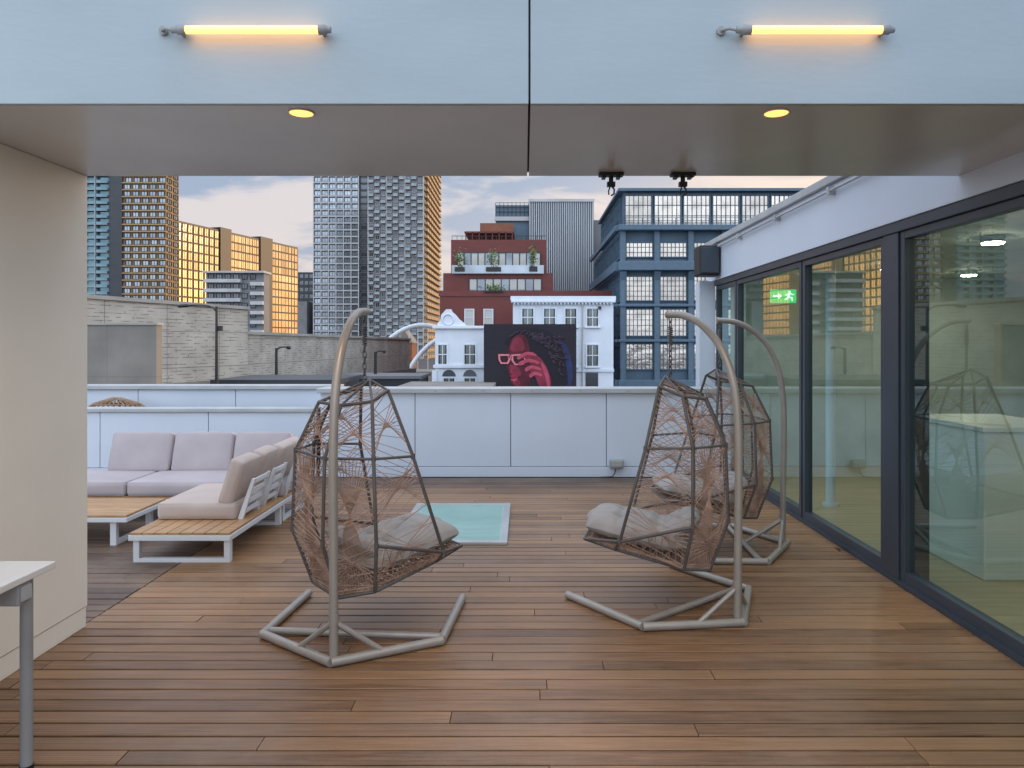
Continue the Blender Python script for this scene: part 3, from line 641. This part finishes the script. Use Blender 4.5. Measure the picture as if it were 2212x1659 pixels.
# bronze glass building
Z0=250; ax=Vector((X(380,250),250)); bx_=Vector((X(643,322),322)); d=bx_-ax; Lb=d.length; ang=math.atan2(d.y,d.x); top=Zh(475,250)-GZ
t=thing('office_block','long bronze glass office block reflecting the golden sky','building',(ax.x,ax.y,GZ),ang)
MB().box(0,Lb,0.05,30,0,top).build('block_body','bronze',t)
groups=[(0,.30),(.385,.63),(.74,1.0)]
for a,b in ((.30,.385),(.63,.74)): MB().box(Lb*a,Lb*b,-.6,30,0,top+1.0).build('stair_core','bronze',t)
pl=[]; nr=int(top/3.3)
for gi,(a,b) in enumerate(groups):
    n=8; cwid=Lb*(b-a)/n
    for c in range(n):
        for r_ in range(nr): pl.append((Lb*a+cwid*(c+.5),0,top-3.3*(r_+1)-.4,0))
repeat(t,'window',win_gen(Lb*.28/8*.94,3.1,.24,2,1,.2),['bronze','goldglass'],sorted(pl,key=lambda p:-p[2]))
# low rise with white balconies
Z=185; x0=X(445,Z); W=X(570,Z)-x0; top=Zh(590,Z)-GZ
t=thing('apartment_block','small apartment block with white balcony bands before the bronze office','building',(x0,Z,GZ))
MB().box(0,W,0,4,0,top).build('block_body','twr_grey',t); MB().box(-.4,W+.4,-1.2,4.4,top+.002,top+.5).build('roof','slab',t)
n=int(top/2.5)
def g(m): m.box(-.2,W*.62,-1.1,0,0,.9)
repeat(t,'balcony',g,['slab'],[(W*.0,-.01,top-2.5*(k+1),0) for k in range(n)])
def g(m): m.box(-.2,W*.2,-1.1,0,0,.9)
repeat(t,'balcony',g,['slab'],[(W*.80,-.01,top-2.5*(k+1)-.8,0) for k in range(n)])
repeat(t,'window',win_gen(1.5,1.4,.15,2,1,.2),['bronze','windark'],[(1.3+2.2*c,-.01,top-2.5*k-1.65,0) for k in range(n) for c in range(6)],70)
# dark mid building
Z=440; x0=X(636,Z); W=X(684,Z)-x0; top=Zh(588,Z)-GZ
t=thing('dark_building','narrow dark building between the bronze office and the pale tower','building',(x0,Z,GZ))
MB().box(0,W,0,14,0,top).build('block_body','twr_dark',t); MB().box(-4,W,-20,-6,0,Zh(655,Z)-GZ).build('lower_block','twr_grey',t)
repeat(t,'window',win_gen(1.9,2,.15,1,1,.2),['slab','windark'],[(1.5+3*c,-.01,top-4.2*k-3.4,0) for k in range(14) for c in range(4)],60)
MB().box(-3,W,-60,-22,0,Zh(722,Z-60)-GZ).build('pale_podium','slab',t)
# central tower
Z=420; x0=X(678,Z); s5=Z/F; W1=97*s5; W2=118*s5; W3=237*s5; H=185
t=thing('residential_tower','tallest grey tower with gridded facade and staggered balconies in the middle','tower',(x0,Z,GZ))
MB().box(0,W1,0,40,0,H).build('gridded_wing','twr_grey',t); MB().box(W1,W2,1.2,40,0,H).build('recessed_strip','twr_dark',t); MB().box(W2,W3,-.5,80,0,H+5).build('balcony_wing','twr_grey',t)
fl=4.0; zs=[k*fl for k in range(int(H/fl))]
def g(m): m.box(-.3,W1+.2,-.75,0,0,.8)
repeat(t,'floor_band',g,['slab'],order([(0,-.01,z,0) for z in zs],52))
nc=6; cw=W1/nc
repeat(t,'window',win_gen(cw*.84,fl*.72,.25,2,1,.4),['twr_dark','winpale'],order([(cw*(c+.5),-.01,z+.75,0) for z in zs for c in range(nc)],52))
def g(m): m.box(-.26,.26,-.9,0,0,H)
repeat(t,'pilaster',g,['slab'],[(cw*i,-.02,0,0) for i in range(0,nc+1)])
repeat(t,'strip_window',win_gen(4.2,fl*.75,.25,1,1,.3),['twr_grey','windark'],order([((W1+W2)/2,1.19,z+.5,0) for z in zs],52),60)
nc=9; cw=(W3-W2)/nc
def g(m):
    w_=cw*.8
    m.box(-w_/2,w_/2,-2.2,0,0,.35,0).box(-w_/2,w_/2,-2.2,-2.08,.35,1.6,1).box(-w_/2,-w_/2+.15,-2.08,0,.35,1.6,1).box(w_/2-.15,w_/2,-2.08,0,.35,1.6,1)
repeat(t,'balcony',g,['slab','tslab'],order([(W2+cw*(c+.5),-.51,z+(fl*.5 if c%2 else 0),0) for z in zs for c in range(nc) if (c+2*int(z/fl))%5!=0],52))
repeat(t,'door_window',win_gen(cw*.74,fl*.72,.25,2,1,.3),['slab','windark'],order([(W2+cw*(c+.5),-.505,z+.4+(fl*.5 if c%2 else 0),0) for z in zs for c in range(nc)],52))
def g(m): m.box(-.3,.3,-.7,0,0,H+5)
repeat(t,'fin',g,['slab'],[(W2+cw*i,-.52,0,0) for i in (0,3,6,9)])
def g(m): m.box(-3.6,3.6,-2.2,0,0,.5).box(-3.6,3.6,-2.2,-2.08,.5,1.9)
repeat(t,'side_balcony',g,['amber'],order([(W3,5+9*c,z,R(90)) for z in zs for c in range(8)],52),100)  # amber colour puts the golden sunset glow into this side's balconies
# viaduct walls
def wallquad(name,label,p0,p1,thick,zb,zt0,zt1,m_):
    d=Vector((p1[0]-p0[0],p1[1]-p0[1])); L_=d.length
    t=thing(name,label,'wall',(p0[0],p0[1],0),math.atan2(d.y,d.x))
    MB().prism([(0,0,zb),(L_,0,zb),(L_,0,zt1),(0,0,zt0)],(0,thick,0)).build('wall_body',m_,t)
    MB().prism([(-.1,-.15,zt0+.002),(L_+.1,-.15,zt1+.002),(L_+.1,-.15,zt1+.22),(-.1,-.15,zt0+.22)],(0,thick+.3,0)).build('coping','conc',t)
    return t
t=wallquad('viaduct_wall','tall pale patterned concrete viaduct wall at left',(X(60,36),36),(X(535,50.6),50.6),1.2,-.95,4.05,3.95,'viaduct')
MB().box(-1,18.5,-.5,1.6,-1.9,-.97).build('deck_beam','darkconc',t)
for i in range(3): MB().box(2+i*6,3.2+i*6,.1,1.1,GZ,-1.92).build('pier','conc',t)
t=wallquad('viaduct_wall','lower far patterned concrete viaduct wall between lamp and arch',(X(533,52),52),(X(885,92),92),1.2,-1.75,2.2,1.95,'viaduct2')
MB().box(-.3,42,-.4,1.5,-2.7,-1.77).build('deck_beam','darkconc',t)
for i in range(5): MB().box(3+i*8,4.2+i*8,.1,1.1,GZ,-2.72).build('pier','conc',t)
t=thing('concrete_block','dark weathered concrete block in front of the tall viaduct wall','wall',(X(120,33),33,0))
MB().box(0,X(338,33)-X(120,33),0,.5,-5.5,Zh(702,33)).build('wall_body','darkconc',t); MB().box(-.05,X(338,33)-X(120,33)+.06,-.06,.56,Zh(702,33)+.003,Zh(697,33)).build('coping','conc',t)
for (a,b,z_,py,mm,lab) in ((465,722,40,820,'twr_dark','long dark flat roofed shed just over the parapet'),(700,905,62,812,'twr_grey','low grey shed beyond the left hanging chair'),(865,1060,52,834,'darkconc','low brown flat roof before the white gabled house')):
    t=thing('low_shed',lab,'building',(X(a,z_),z_,GZ)); w_=X(b,z_)-X(a,z_); h=Zh(py,z_)-GZ
    MB().box(0,w_,0,6,0,h-.25).build('shed_body','twr_dark',t); MB().box(-.2,w_+.2,-.2,6.2,h-.248,h).build('roof',mm,t)
    repeat(t,'window',win_gen(1.2,1,.1,2,1,.1),['slab','windark'],[(1+2*i,-.002,h-2,0) for i in range(int(w_/2))],20)
Z=115; t=thing('brick_house','small red brick house with steep gable above the viaduct','house',(X(850,Z),Z,GZ)); w_=X(890,Z)-X(850,Z)
MB().box(0,w_,0,5,0,9.5).build('wall','brick',t); m=MB().prism([(-.2,-.2,9.503),(w_+.2,-.2,9.503),(w_/2,-.2,12)],(0,5.4,0)).build('roof','darkconc',t)
repeat(t,'window',win_gen(.7,1.1,.1,1,2,.1),['paintw','winglass'],[(.8,-.01,7.7,0),(w_-.8,-.01,7.7,0)])
# arch
t=thing('arch_bridge','white tubular arch bridge rising beside the white gabled house','bridge',(X(890,105),105,GZ))
ox=X(890,105)
def ap_(l,dy): return [(X(a,105)-ox,dy*i,Zh(b,105)-GZ) for i,(a,b) in enumerate(l)]
r1=catmull(ap_([(818,762),(835,738),(855,720),(880,707),(905,702),(935,706),(965,722),(990,750),(1005,790)],.5),4)
r2=catmull(ap_([(880,808),(893,783),(912,758),(938,736),(970,722),(1005,716),(1040,722),(1070,745)],.5),4)
MB().tube(r1,.36,10).build('arch_rib','ground_white',t); MB().tube(r2,.36,10).build('arch_rib','ground_white',t)
for i in range(6,len(r1)-4,3): MB().tube([r1[i],(r1[i][0],r1[i][1],Zh(800,105)-GZ)],.06,6).build('hanger','ground_white',t)
MB().box(-4.5,9,-.5,10,Zh(812,105)-GZ,Zh(803,105)-GZ).build('bridge_deck','darkconc',t)
def lamp(px,Zd,py,armpx,lab):
    x=X(px,Zd); top=Zh(py,Zd)-GZ; al=(armpx-px)/F*Zd
    t=thing('street_lamp',lab,'street lamp',(x,Zd,GZ),0,'street lamps beyond the parapet'); k=Zd/40
    MB().tube([(0,0,0),(0,0,top*.6),(0,0,top)],[.13*k,.1*k,.07*k],10).build('pole','black',t)
    MB().tube(catmull([(0,0,top-.3),(al*.15,0,top-.02),(al*.5,0,top+.08),(al,0,top+.04)],5),.04*k,8).build('arm','black',t)
    MB().tube([(al*.72,0,top+.03),(al*.8,0,top+.05),(al*1.02,0,top+.02),(al*1.06,0,top+.0)],[.03,.1*k,.1*k,.03],10).build('lamp_head','black',t)
    return t
t=lamp(468,38,662,388,'tall black street lamp with arm over the viaduct wall')
MB().box(.12,.3,-.1,.1,Zh(715,38)-GZ,Zh(704,38)-GZ).build('sign_box','black',t)
lamp(597,50,752,626,'short black street lamp midway along the far viaduct'); lamp(811,66,760,832,'small distant street lamp just right of the left chair pole')
# ---- maroon building
Z=75; x0=X(950,Z)
def lx(px): return X(px,Z)-x0
def lz(py): return Zh(py,Z)-GZ
t=thing('maroon_building','stepped maroon building with rooftop terrace behind the white houses','building',(x0,Z,GZ))
MB().box(0,lx(1325),0,18,0,lz(630)).build('base_storey','maroon',t)
MB().box(lx(955),lx(1195),1,16,lz(630)+.002,lz(588)).build('middle_storey','maroon',t)
MB().box(lx(970),lx(1182),2,14,lz(588)+.002,lz(512)).build('top_storey','maroon',t)
MB().box(lx(950)-.1,lx(1325)+.1,-.12,0-.002,lz(640),lz(628)).build('parapet_band','maroon',t)
def pn(x0_,x1_,y,z0_,z1_,n,name='window_band'):
    m=MB(); m.box(x0_,x1_,y,y+.2,z0_,z1_,0); f=m.build(name,['winpale'],t); cwi=(x1_-x0_)/n
    m=MB()
    for i in range(n+1): m.box(x0_+cwi*i-.05,x0_+cwi*i+.05,y-.06,y-.002,z0_,z1_)
    m.box(x0_,x1_,y-.055,y-.003,z1_-.08,z1_).build('window_frame',['bronze'],f)
    repeat(f,'blind',lambda q:q.box(-cwi*.4,cwi*.4,-.03,-.004,0,(z1_-z0_)*.85),['shutter'],[(x0_+cwi*(i+.5),y,z0_+.1,0) for i in range(n) if i%3!=1])
pn(lx(984),lx(1168),1.9,lz(583),lz(540),12)
pn(lx(1012),lx(1170),.9,lz(626),lz(600),9)
MB().box(lx(975),lx(1175),-.0+.35,.45,lz(590),lz(572)).build('glass_balustrade','winpale',t)
m=MB()
for p in range(8): m.box(lx(1000+p*15),lx(1002+p*15),3,3.15,lz(512),lz(492))
m.box(lx(998),lx(1110),3,9,lz(494),lz(490)); m.build('pergola','maroon',t)
m=MB()
for p in range(20): m.tube([(lx(972+p*11),2.2,lz(512)),(lx(972+p*11),2.2,lz(503))],.03,4)
m.tube([(lx(972),2.2,lz(503)),(lx(1182),2.2,lz(503))],.04,4); m.build('roof_railing','bronze',t)
repeat(t,'window',win_gen(1.05,1.9,.1,1,2,.12),['paintw','shutter'],[(lx(p),-.01,lz(706),0) for p in (1014,1055)])
def shrub(px,Zd,py,h,w_,lab):
    t=thing('terrace_shrub',lab,'plant',(X(px,Zd),Zd,Zh(py,Zd)),0,'shrubs on the maroon building terrace')
    MB().box(-w_*.4,w_*.4,-.2,.2,0,h*.2).build('planter','bronze',t)
    MB().tube([(0,0,h*.2),(0,0,h*.6)],.04,5).build('stem','rattan',t)
    m=MB()
    for i in range(160):
        u=random.gauss(0,.33)*w_*.6; v=random.gauss(0,.2)*w_; z=h*.62+random.gauss(0,.2)*h; s_=random.uniform(.08,.16); a=random.uniform(0,6.28); b=random.uniform(-1,1)
        p=Vector((u,v,z)); e1=Vector((math.cos(a),math.sin(a),b)).normalized()*s_; e2=e1.orthogonal().normalized()*s_*.6
        m._a([p-e1,p+e2,p+e1,p-e2],[(0,1,2,3)],0)
    m.build('foliage','leaf',t)
random.seed(5)
shrub(993,75.2,586,2.2,1.3,'slender shrub at the left end of the maroon roof terrace')
shrub(1066,75.2,586,2.2,2.0,'broad shrub in the middle of the maroon roof terrace')
shrub(1152,75.2,586,2.5,1.1,'slim shrub at the right end of the maroon roof terrace')
shrub(1066,74.8,631,.8,2.6,'low wide shrub on the lower maroon ledge')
# ---- corrugated building
Z=96; x0=X(1143,Z)
t=thing('industrial_building','grey corrugated metal clad building behind the maroon block','building',(x0,Z,GZ))
MB().box(0,lx(1283),.3,15,0,lz(432)).build('core','twr_grey',t)
m=MB(); n=30; cwi=lx(1283)/n
for i in range(n): m.prism([(cwi*i,.3,0),(cwi*(i+.2),.0,0),(cwi*(i+.6),.0,0),(cwi*(i+.8),.3,0)],(0,0,lz(433)))
m.build('corrugated_sheet','corr',t)
MB().box(-.1,lx(1283)+.1,-.15,-.01,lz(436),lz(430)).build('roof_trim','slab',t)
MB().box(lx(1070),-.02,1,14,0,lz(440)).build('side_wing','bluelight',t)
m=MB()
for i in range(9): x=lx(1070)+i*(-lx(1070)-.1)/8; m.tube([(x,.9,lz(466)),(x,.9,lz(435))],.05,4)
for py in (435,445,455): m.tube([(lx(1070),.9,lz(py)),(-.05,.9,lz(py))],.04,4)
m.build('railing','bronze',t); MB().box(lx(1068),-.03,.6,.98,lz(475),lz(466)).build('ledge','slab',t)
MB().box(lx(1040),lx(1110),-3,-.5,lz(520),lz(490)).build('brick_chimney','brick',t)
MB().box(lx(1283)+.02,lx(1345),2,14,0,lz(470)).build('rear_wing','twr_grey',t)
m=MB().tube([(lx(1106),.85,lz(490)),(lx(1106),.7,lz(490))],.25,10).build('round_lamp','slab',t)
# ---- blue building
Z=68; x0=X(1345,Z)
t=thing('warehouse','large blue grey warehouse with multi pane windows and glazed penthouse','building',(x0,Z,GZ))
W=26
MB().box(0,W,0,26,0,lz(492)).build('wall','bluegrey',t)
cols=[lx(1381)+i*(lx(1454)-lx(1381)) for i in range(7)]; ww=lx(1411)-lx(1351)
for (y0,y1,nr_) in ((557,523,3),(651,596,5),(727,667,5),(799,742,5)):
    h=lz(y1)-lz(y0)
    mb=MB(); win_gen(ww,h,.10,7,nr_,.22,0,1)(mb); me=mb.mesh('window',['bluegrey','pane'])
    for cx_ in cols:
        o=bpy.data.objects.new('window',me); COL.objects.link(o); o.parent=t; o.location=(cx_,-.004,lz(y0))
for i in range(8):
    x=(cols[0]-(cols[1]-cols[0])/2)+i*(cols[1]-cols[0])
    MB().box(x-.25,x+.25,-.45,-.002,0,lz(500)).build('pilaster','bluelight',t)
    m=MB(); m.prism([(x-.3,-.452,lz(588)),(x-.3,-.85,lz(588)),(x-.3,-.452,lz(606))],(.6,0,0)); m.build('bracket','bluelight',t)
for (a,b,dp_) in ((500,488,1.0),(586,566,1.1),(663,657,.6),(739,733,.6),(838,820,.6)):
    MB().box(-.5,W,-dp_,-.0,lz(a),lz(b)).build('cornice','bluelight',t,bevel=.06)
    MB().box(-.8,-.502,-.4,26,lz(a)+.02,lz(b)-.02).build('side_cornice','bluelight',t)
repeat(t,'side_window',win_gen(3,2.3,.15,6,4,.2),['bluegrey','pane'],[(-.004,24-4.4*c,lz(y0),R(-90)) for y0 in (557,651,727,799) for c in range(6)])
px0=lx(1352); m=MB().box(px0,W,1.5,20,lz(492)+.01,lz(408)).build('penthouse','bluelight',t)
wp=(W-px0)/9
repeat(t,'penthouse_window',win_gen(wp*.95,lz(414)-lz(484),.10,6,3,.25),['bluegrey','pane'],[(px0+wp*(i+.5),1.49,lz(484),0) for i in range(9)])
repeat(t,'penthouse_side_window',win_gen(4,lz(414)-lz(484),.12,5,3,.25),['bluegrey','pane'],[(px0-.01,18-4.4*i,lz(484),R(-90)) for i in range(4)])
MB().box(px0-.6,W,.8,20.5,lz(408)+.003,lz(402)).build('roof','bluelight',t)
m=MB()
for i in range(16): x=px0+i*1.6; m.tube([(x,.1,lz(488)),(x,.1,lz(470))],.04,4)
for py in (470,476,482): m.tube([(px0,.1,lz(py)),(px0+24,.1,lz(py))],.035,4)
m.build('roof_railing','bluelight',t)
# ---- white houses
Z=60; x0=X(1108,Z)
t=thing('white_house','white flat topped house with tall sash windows behind the mural','house',(x0,Z,GZ))
MB().box(0,lx(1325),0,11,0,lz(642)).build('wall','paintw',t)
MB().box(-.15,lx(1325)+.15,-.35,-.002,lz(654),lz(649)).box(-.2,lx(1325)+.2,-.22,.2,lz(649)+.002,lz(640)).build('cornice','paintw',t,bevel=.03)
m=MB()
for i in range(28): m.box(lx(1110+i*7.7),lx(1113+i*7.7),-.3,-.002,lz(658),lz(654.2))
m.build('dentil_row','paintw',t)
def sash(par,x,z,w_,h,arch=False):
    m=MB(); m.box(-w_/2-.12,-w_/2,-.08,0,-.05,h+.1).box(w_/2,w_/2+.12,-.08,0,-.05,h+.1).box(-w_/2,w_/2,-.08,0,h,h+.1); m.box(-w_/2,w_/2,-.04,-.0,h/2-.04,h/2+.04); m.box(-.03,.03,-.035,0,0,h/2-.04).box(-.03,.03,-.035,0,h/2+.04,h)
    m.box(-w_/2-.22,w_/2+.22,-.2,0,-.17,-.052)
    o=m.build('window','paintw',par); o.location=(x,-.003,z)
    MB().box(-w_/2+.02,w_/2-.02,-.018,-.0,0,h-.02).build('pane','winglass',o)
    MB().box(-w_/2,-w_/2+.11,-.03,-.019,0,h).box(w_/2-.11,w_/2,-.03,-.019,0,h).build('shutter_edge','bronze',o)
for p in (1140,1187,1233,1280): sash(t,lx(p),lz(704),.92,1.45)
for p in (1140,1187,1233,1280): sash(t,lx(p),lz(790),.92,1.75)
for p in (1140,1187,1233): sash(t,lx(p),lz(890),.92,2)
MB().box(-.05,lx(1325)+.05,-.12,-.002,lz(803),lz(797)).build('string_course','paintw',t)
MB().box(lx(1265),lx(1292),-.05,-.004,lz(870),lz(805)).build('door','windark',t)
MB().tube([(lx(1258),-.1,0),(lx(1258),-.1,lz(658))],.06,8).build('drainpipe','slab',t)
MB().box(lx(1292),lx(1298),-.25,-.02,lz(668),lz(662)).build('floodlight','black',t)
x0=X(940,Z)
t=thing('white_house','white house with scrolled gable left of the mural','house',(x0,Z,GZ))
MB().box(0,lx(1047),0,10,0,lz(706)).build('wall','paintw',t)
g_=[(945,705.9),(945,698),(951,692),(953,680),(960,672),(964,668),(974,668),(977,674),(984,680),(992,690),(1000,696),(1006,702),(1006,705.9)]
MB().prism([(lx(a),0,lz(b)) for a,b in g_],(0,.5,0)).build('gable','paintw',t)
MB().box(-.2,lx(1047)+.05,-.3,-.002,lz(710),lz(704)).build('cornice','paintw',t,bevel=.03)
MB().box(-.15,lx(1047)+.02,-.2,-.002,lz(795),lz(788)).build('string_course','paintw',t,bevel=.03)
MB().tube([(lx(968)+.45*math.cos(a),-.06,lz(690)+.45*math.sin(a)) for a in [2*PI*k/20 for k in range(20)]],.06,6,closed=True).build('round_ornament','paintw',t)
for p in (956,1015): sash(t,lx(p),lz(786),.7 if p==956 else .9,1.6)
for p in (970,1015):
    sash(t,lx(p),lz(845),.9,1.1); w_=.57
    MB().prism([(lx(p)+w_*math.cos(a),0,lz(845)+1.25+w_*math.sin(a)) for a in [PI*k/10 for k in range(11)]],(0,-.06,0)).build('arch_head','windark',t)
MB().box(-.25,.15,-.2,-.003,0,lz(800)).build('corner_pilaster','paintw',t)
# ---- mural
Z=57; mx0=X(1045,Z)
def U(px): return X(px,Z)-mx0
def V_(py): return Zh(py,Z)-GZ
def pm(name,c,r=.8,**k): M[name]=mat(name,c,r,**k)
pm('m_bg',(.014,.015,.024)); pm('m_glow',(.022,.030,.105),scale=.7,var=.5); pm('m_skin',(.085,.009,.020),var=.5,scale=1.0); pm('m_mid',(.19,.020,.042),var=.4,scale=1.2); pm('m_hi',(.42,.06,.11),var=.2); pm('m_pink',(.66,.20,.24)); pm('m_hair',(.009,.007,.013)); pm('m_braid',(.060,.040,.062)); pm('m_lip',(.34,.014,.06)); pm('m_dk',(.035,.006,.012))
t=thing('mural','dark mural of a woman in pink glasses raising a hand, between white houses','mural',(mx0,Z,GZ))
MB().box(0,U(1245),0,.4,V_(900),V_(700)).build('board','m_bg',t)
def art(name,m_,polys,lay):
    m=MB()
    for p in polys: m.prism([(U(a),-.012*lay,V_(b)) for a,b in p],(0,.010,0))
    m.build(name,m_,t)
def smooth(p,n=4):
    q=[Vector((a,b,0)) for a,b in p]; k=len(q); out=[]
    for i in range(k):
        p0,p1,p2,p3=q[i-1],q[i],q[(i+1)%k],q[(i+2)%k]
        for j in range(n):
            s_=j/n; v=.5*((2*p1)+(p2-p0)*s_+(2*p0-5*p1+4*p2-p3)*s_*s_+(3*p1-p0-3*p2+p3)*s_**3); out.append((v.x,v.y))
    return out
art('painted_glow','m_glow',[smooth([(1180,725),(1222,745),(1236,790),(1232,832),(1195,833),(1185,790)])],1)
art('painted_hair','m_hair',[smooth([(1092,742),(1105,722),(1130,711),(1165,710),(1195,722),(1212,745),(1222,780),(1226,815),(1222,834),(1185,834),(1160,800),(1140,760)])],2)
art('painted_face','m_skin',[smooth([(1110,728),(1124,722),(1136,728),(1142,745),(1146,770),(1150,800),(1146,820),(1144,834),(1114,834),(1107,830),(1102,825),(1104,817),(1099,809),(1096,799),(1093,793),(1099,775),(1098,758),(1101,742)])],3)
art('painted_forehead','m_mid',[smooth([(1108,734),(1120,727),(1130,736),(1132,756),(1112,760),(1102,754)])],4)
art('painted_cheek','m_mid',[smooth([(1101,790),(1108,788),(1120,794),(1126,806),(1122,812),(1104,808)])],4)
art('painted_chin','m_mid',[smooth([(1108,822),(1118,820),(1124,826),(1120,833),(1110,831)])],4)
art('painted_upper_lip','m_lip',[smooth([(1102,813),(1110,809),(1120,813),(1112,816)])],5)
art('painted_lower_lip','m_hi',[smooth([(1103,819),(1112,818),(1119,817),(1111,824)])],5)
def ring(p,wd):
    c=(sum(a for a,b in p)/len(p),sum(b for a,b in p)/len(p)); out=[]
    for i in range(len(p)):
        a=p[i]; b=p[(i+1)%len(p)]; ia=(a[0]+(c[0]-a[0])*wd,a[1]+(c[1]-a[1])*wd); ib=(b[0]+(c[0]-b[0])*wd,b[1]+(c[1]-b[1])*wd); out.append([a,b,ib,ia])
    return out
l1=[(1076,765),(1100,765),(1103,776),(1098,786),(1082,786),(1077,778)]; l2=[(1104,766),(1134,764),(1137,777),(1131,788),(1112,789),(1105,779)]
art('painted_lens','m_dk',[l1],5); art('painted_lens','m_dk',[l2],5)
art('painted_glasses','m_pink',ring(l1,.32)+ring(l2,.27)+[[(1098,768),(1106,768),(1106,773),(1099,773)],[(1134,765),(1152,761),(1152,766),(1136,771)]],6)
art('painted_hand','m_mid',[smooth([(1130,768),(1140,762),(1155,766),(1170,776),(1184,800),(1190,834),(1166,834),(1156,814),(1145,802),(1138,794),(1150,790),(1141,782)])],7)
for f in ([(1118,770),(1138,760),(1156,764),(1158,769),(1138,767),(1121,777)],[(1120,783),(1142,775),(1164,781),(1162,786),(1142,782),(1123,790)],[(1134,796),(1148,789),(1168,795),(1166,800),(1149,796),(1137,803)],[(1143,809),(1155,803),(1170,808),(1168,813),(1156,810),(1146,816)]): art('painted_finger','m_hi',[smooth(f)],8)
art('painted_wrist','m_hi',[smooth([(1168,785),(1174,786),(1184,806),(1188,834),(1182,834),(1177,812)])],8)
random.seed(3); m=MB()
for i in range(120):
    a=random.uniform(0,1); rr_=random.uniform(0,1)
    cx_=1146+(a*72)+random.uniform(-4,4); cy_=716+(a**1.5)*95*rr_+random.uniform(0,14)
    if cx_<1155 and cy_>745: continue
    L_=random.uniform(4,9); th=random.uniform(.2,1.3); pts=[]
    for k in range(6):
        q=k/5; pts.append((U(cx_+L_*q*math.cos(th)+1.5*math.sin(q*9)),-.06,V_(cy_+L_*q*math.sin(th)+1.5*math.cos(q*9))))
    m.tube(pts,.05,4)
for i in range(16):
    cx_=1098+i*4; cy_=735-14*math.sin((i+3)/19*PI)+random.uniform(-3,3); m.tube([(U(cx_),-.06,V_(cy_)),(U(cx_+3),-.06,V_(cy_-5)),(U(cx_+7),-.06,V_(cy_-3))],.04,4)
m.build('painted_braids','m_braid',t)
m=MB()
for i in range(28): m.box(0,U(1245),-.004,-.001,V_(834-i*4.9)-.012,V_(834-i*4.9)+.012)
m.build('brick_lines','m_dk',t)
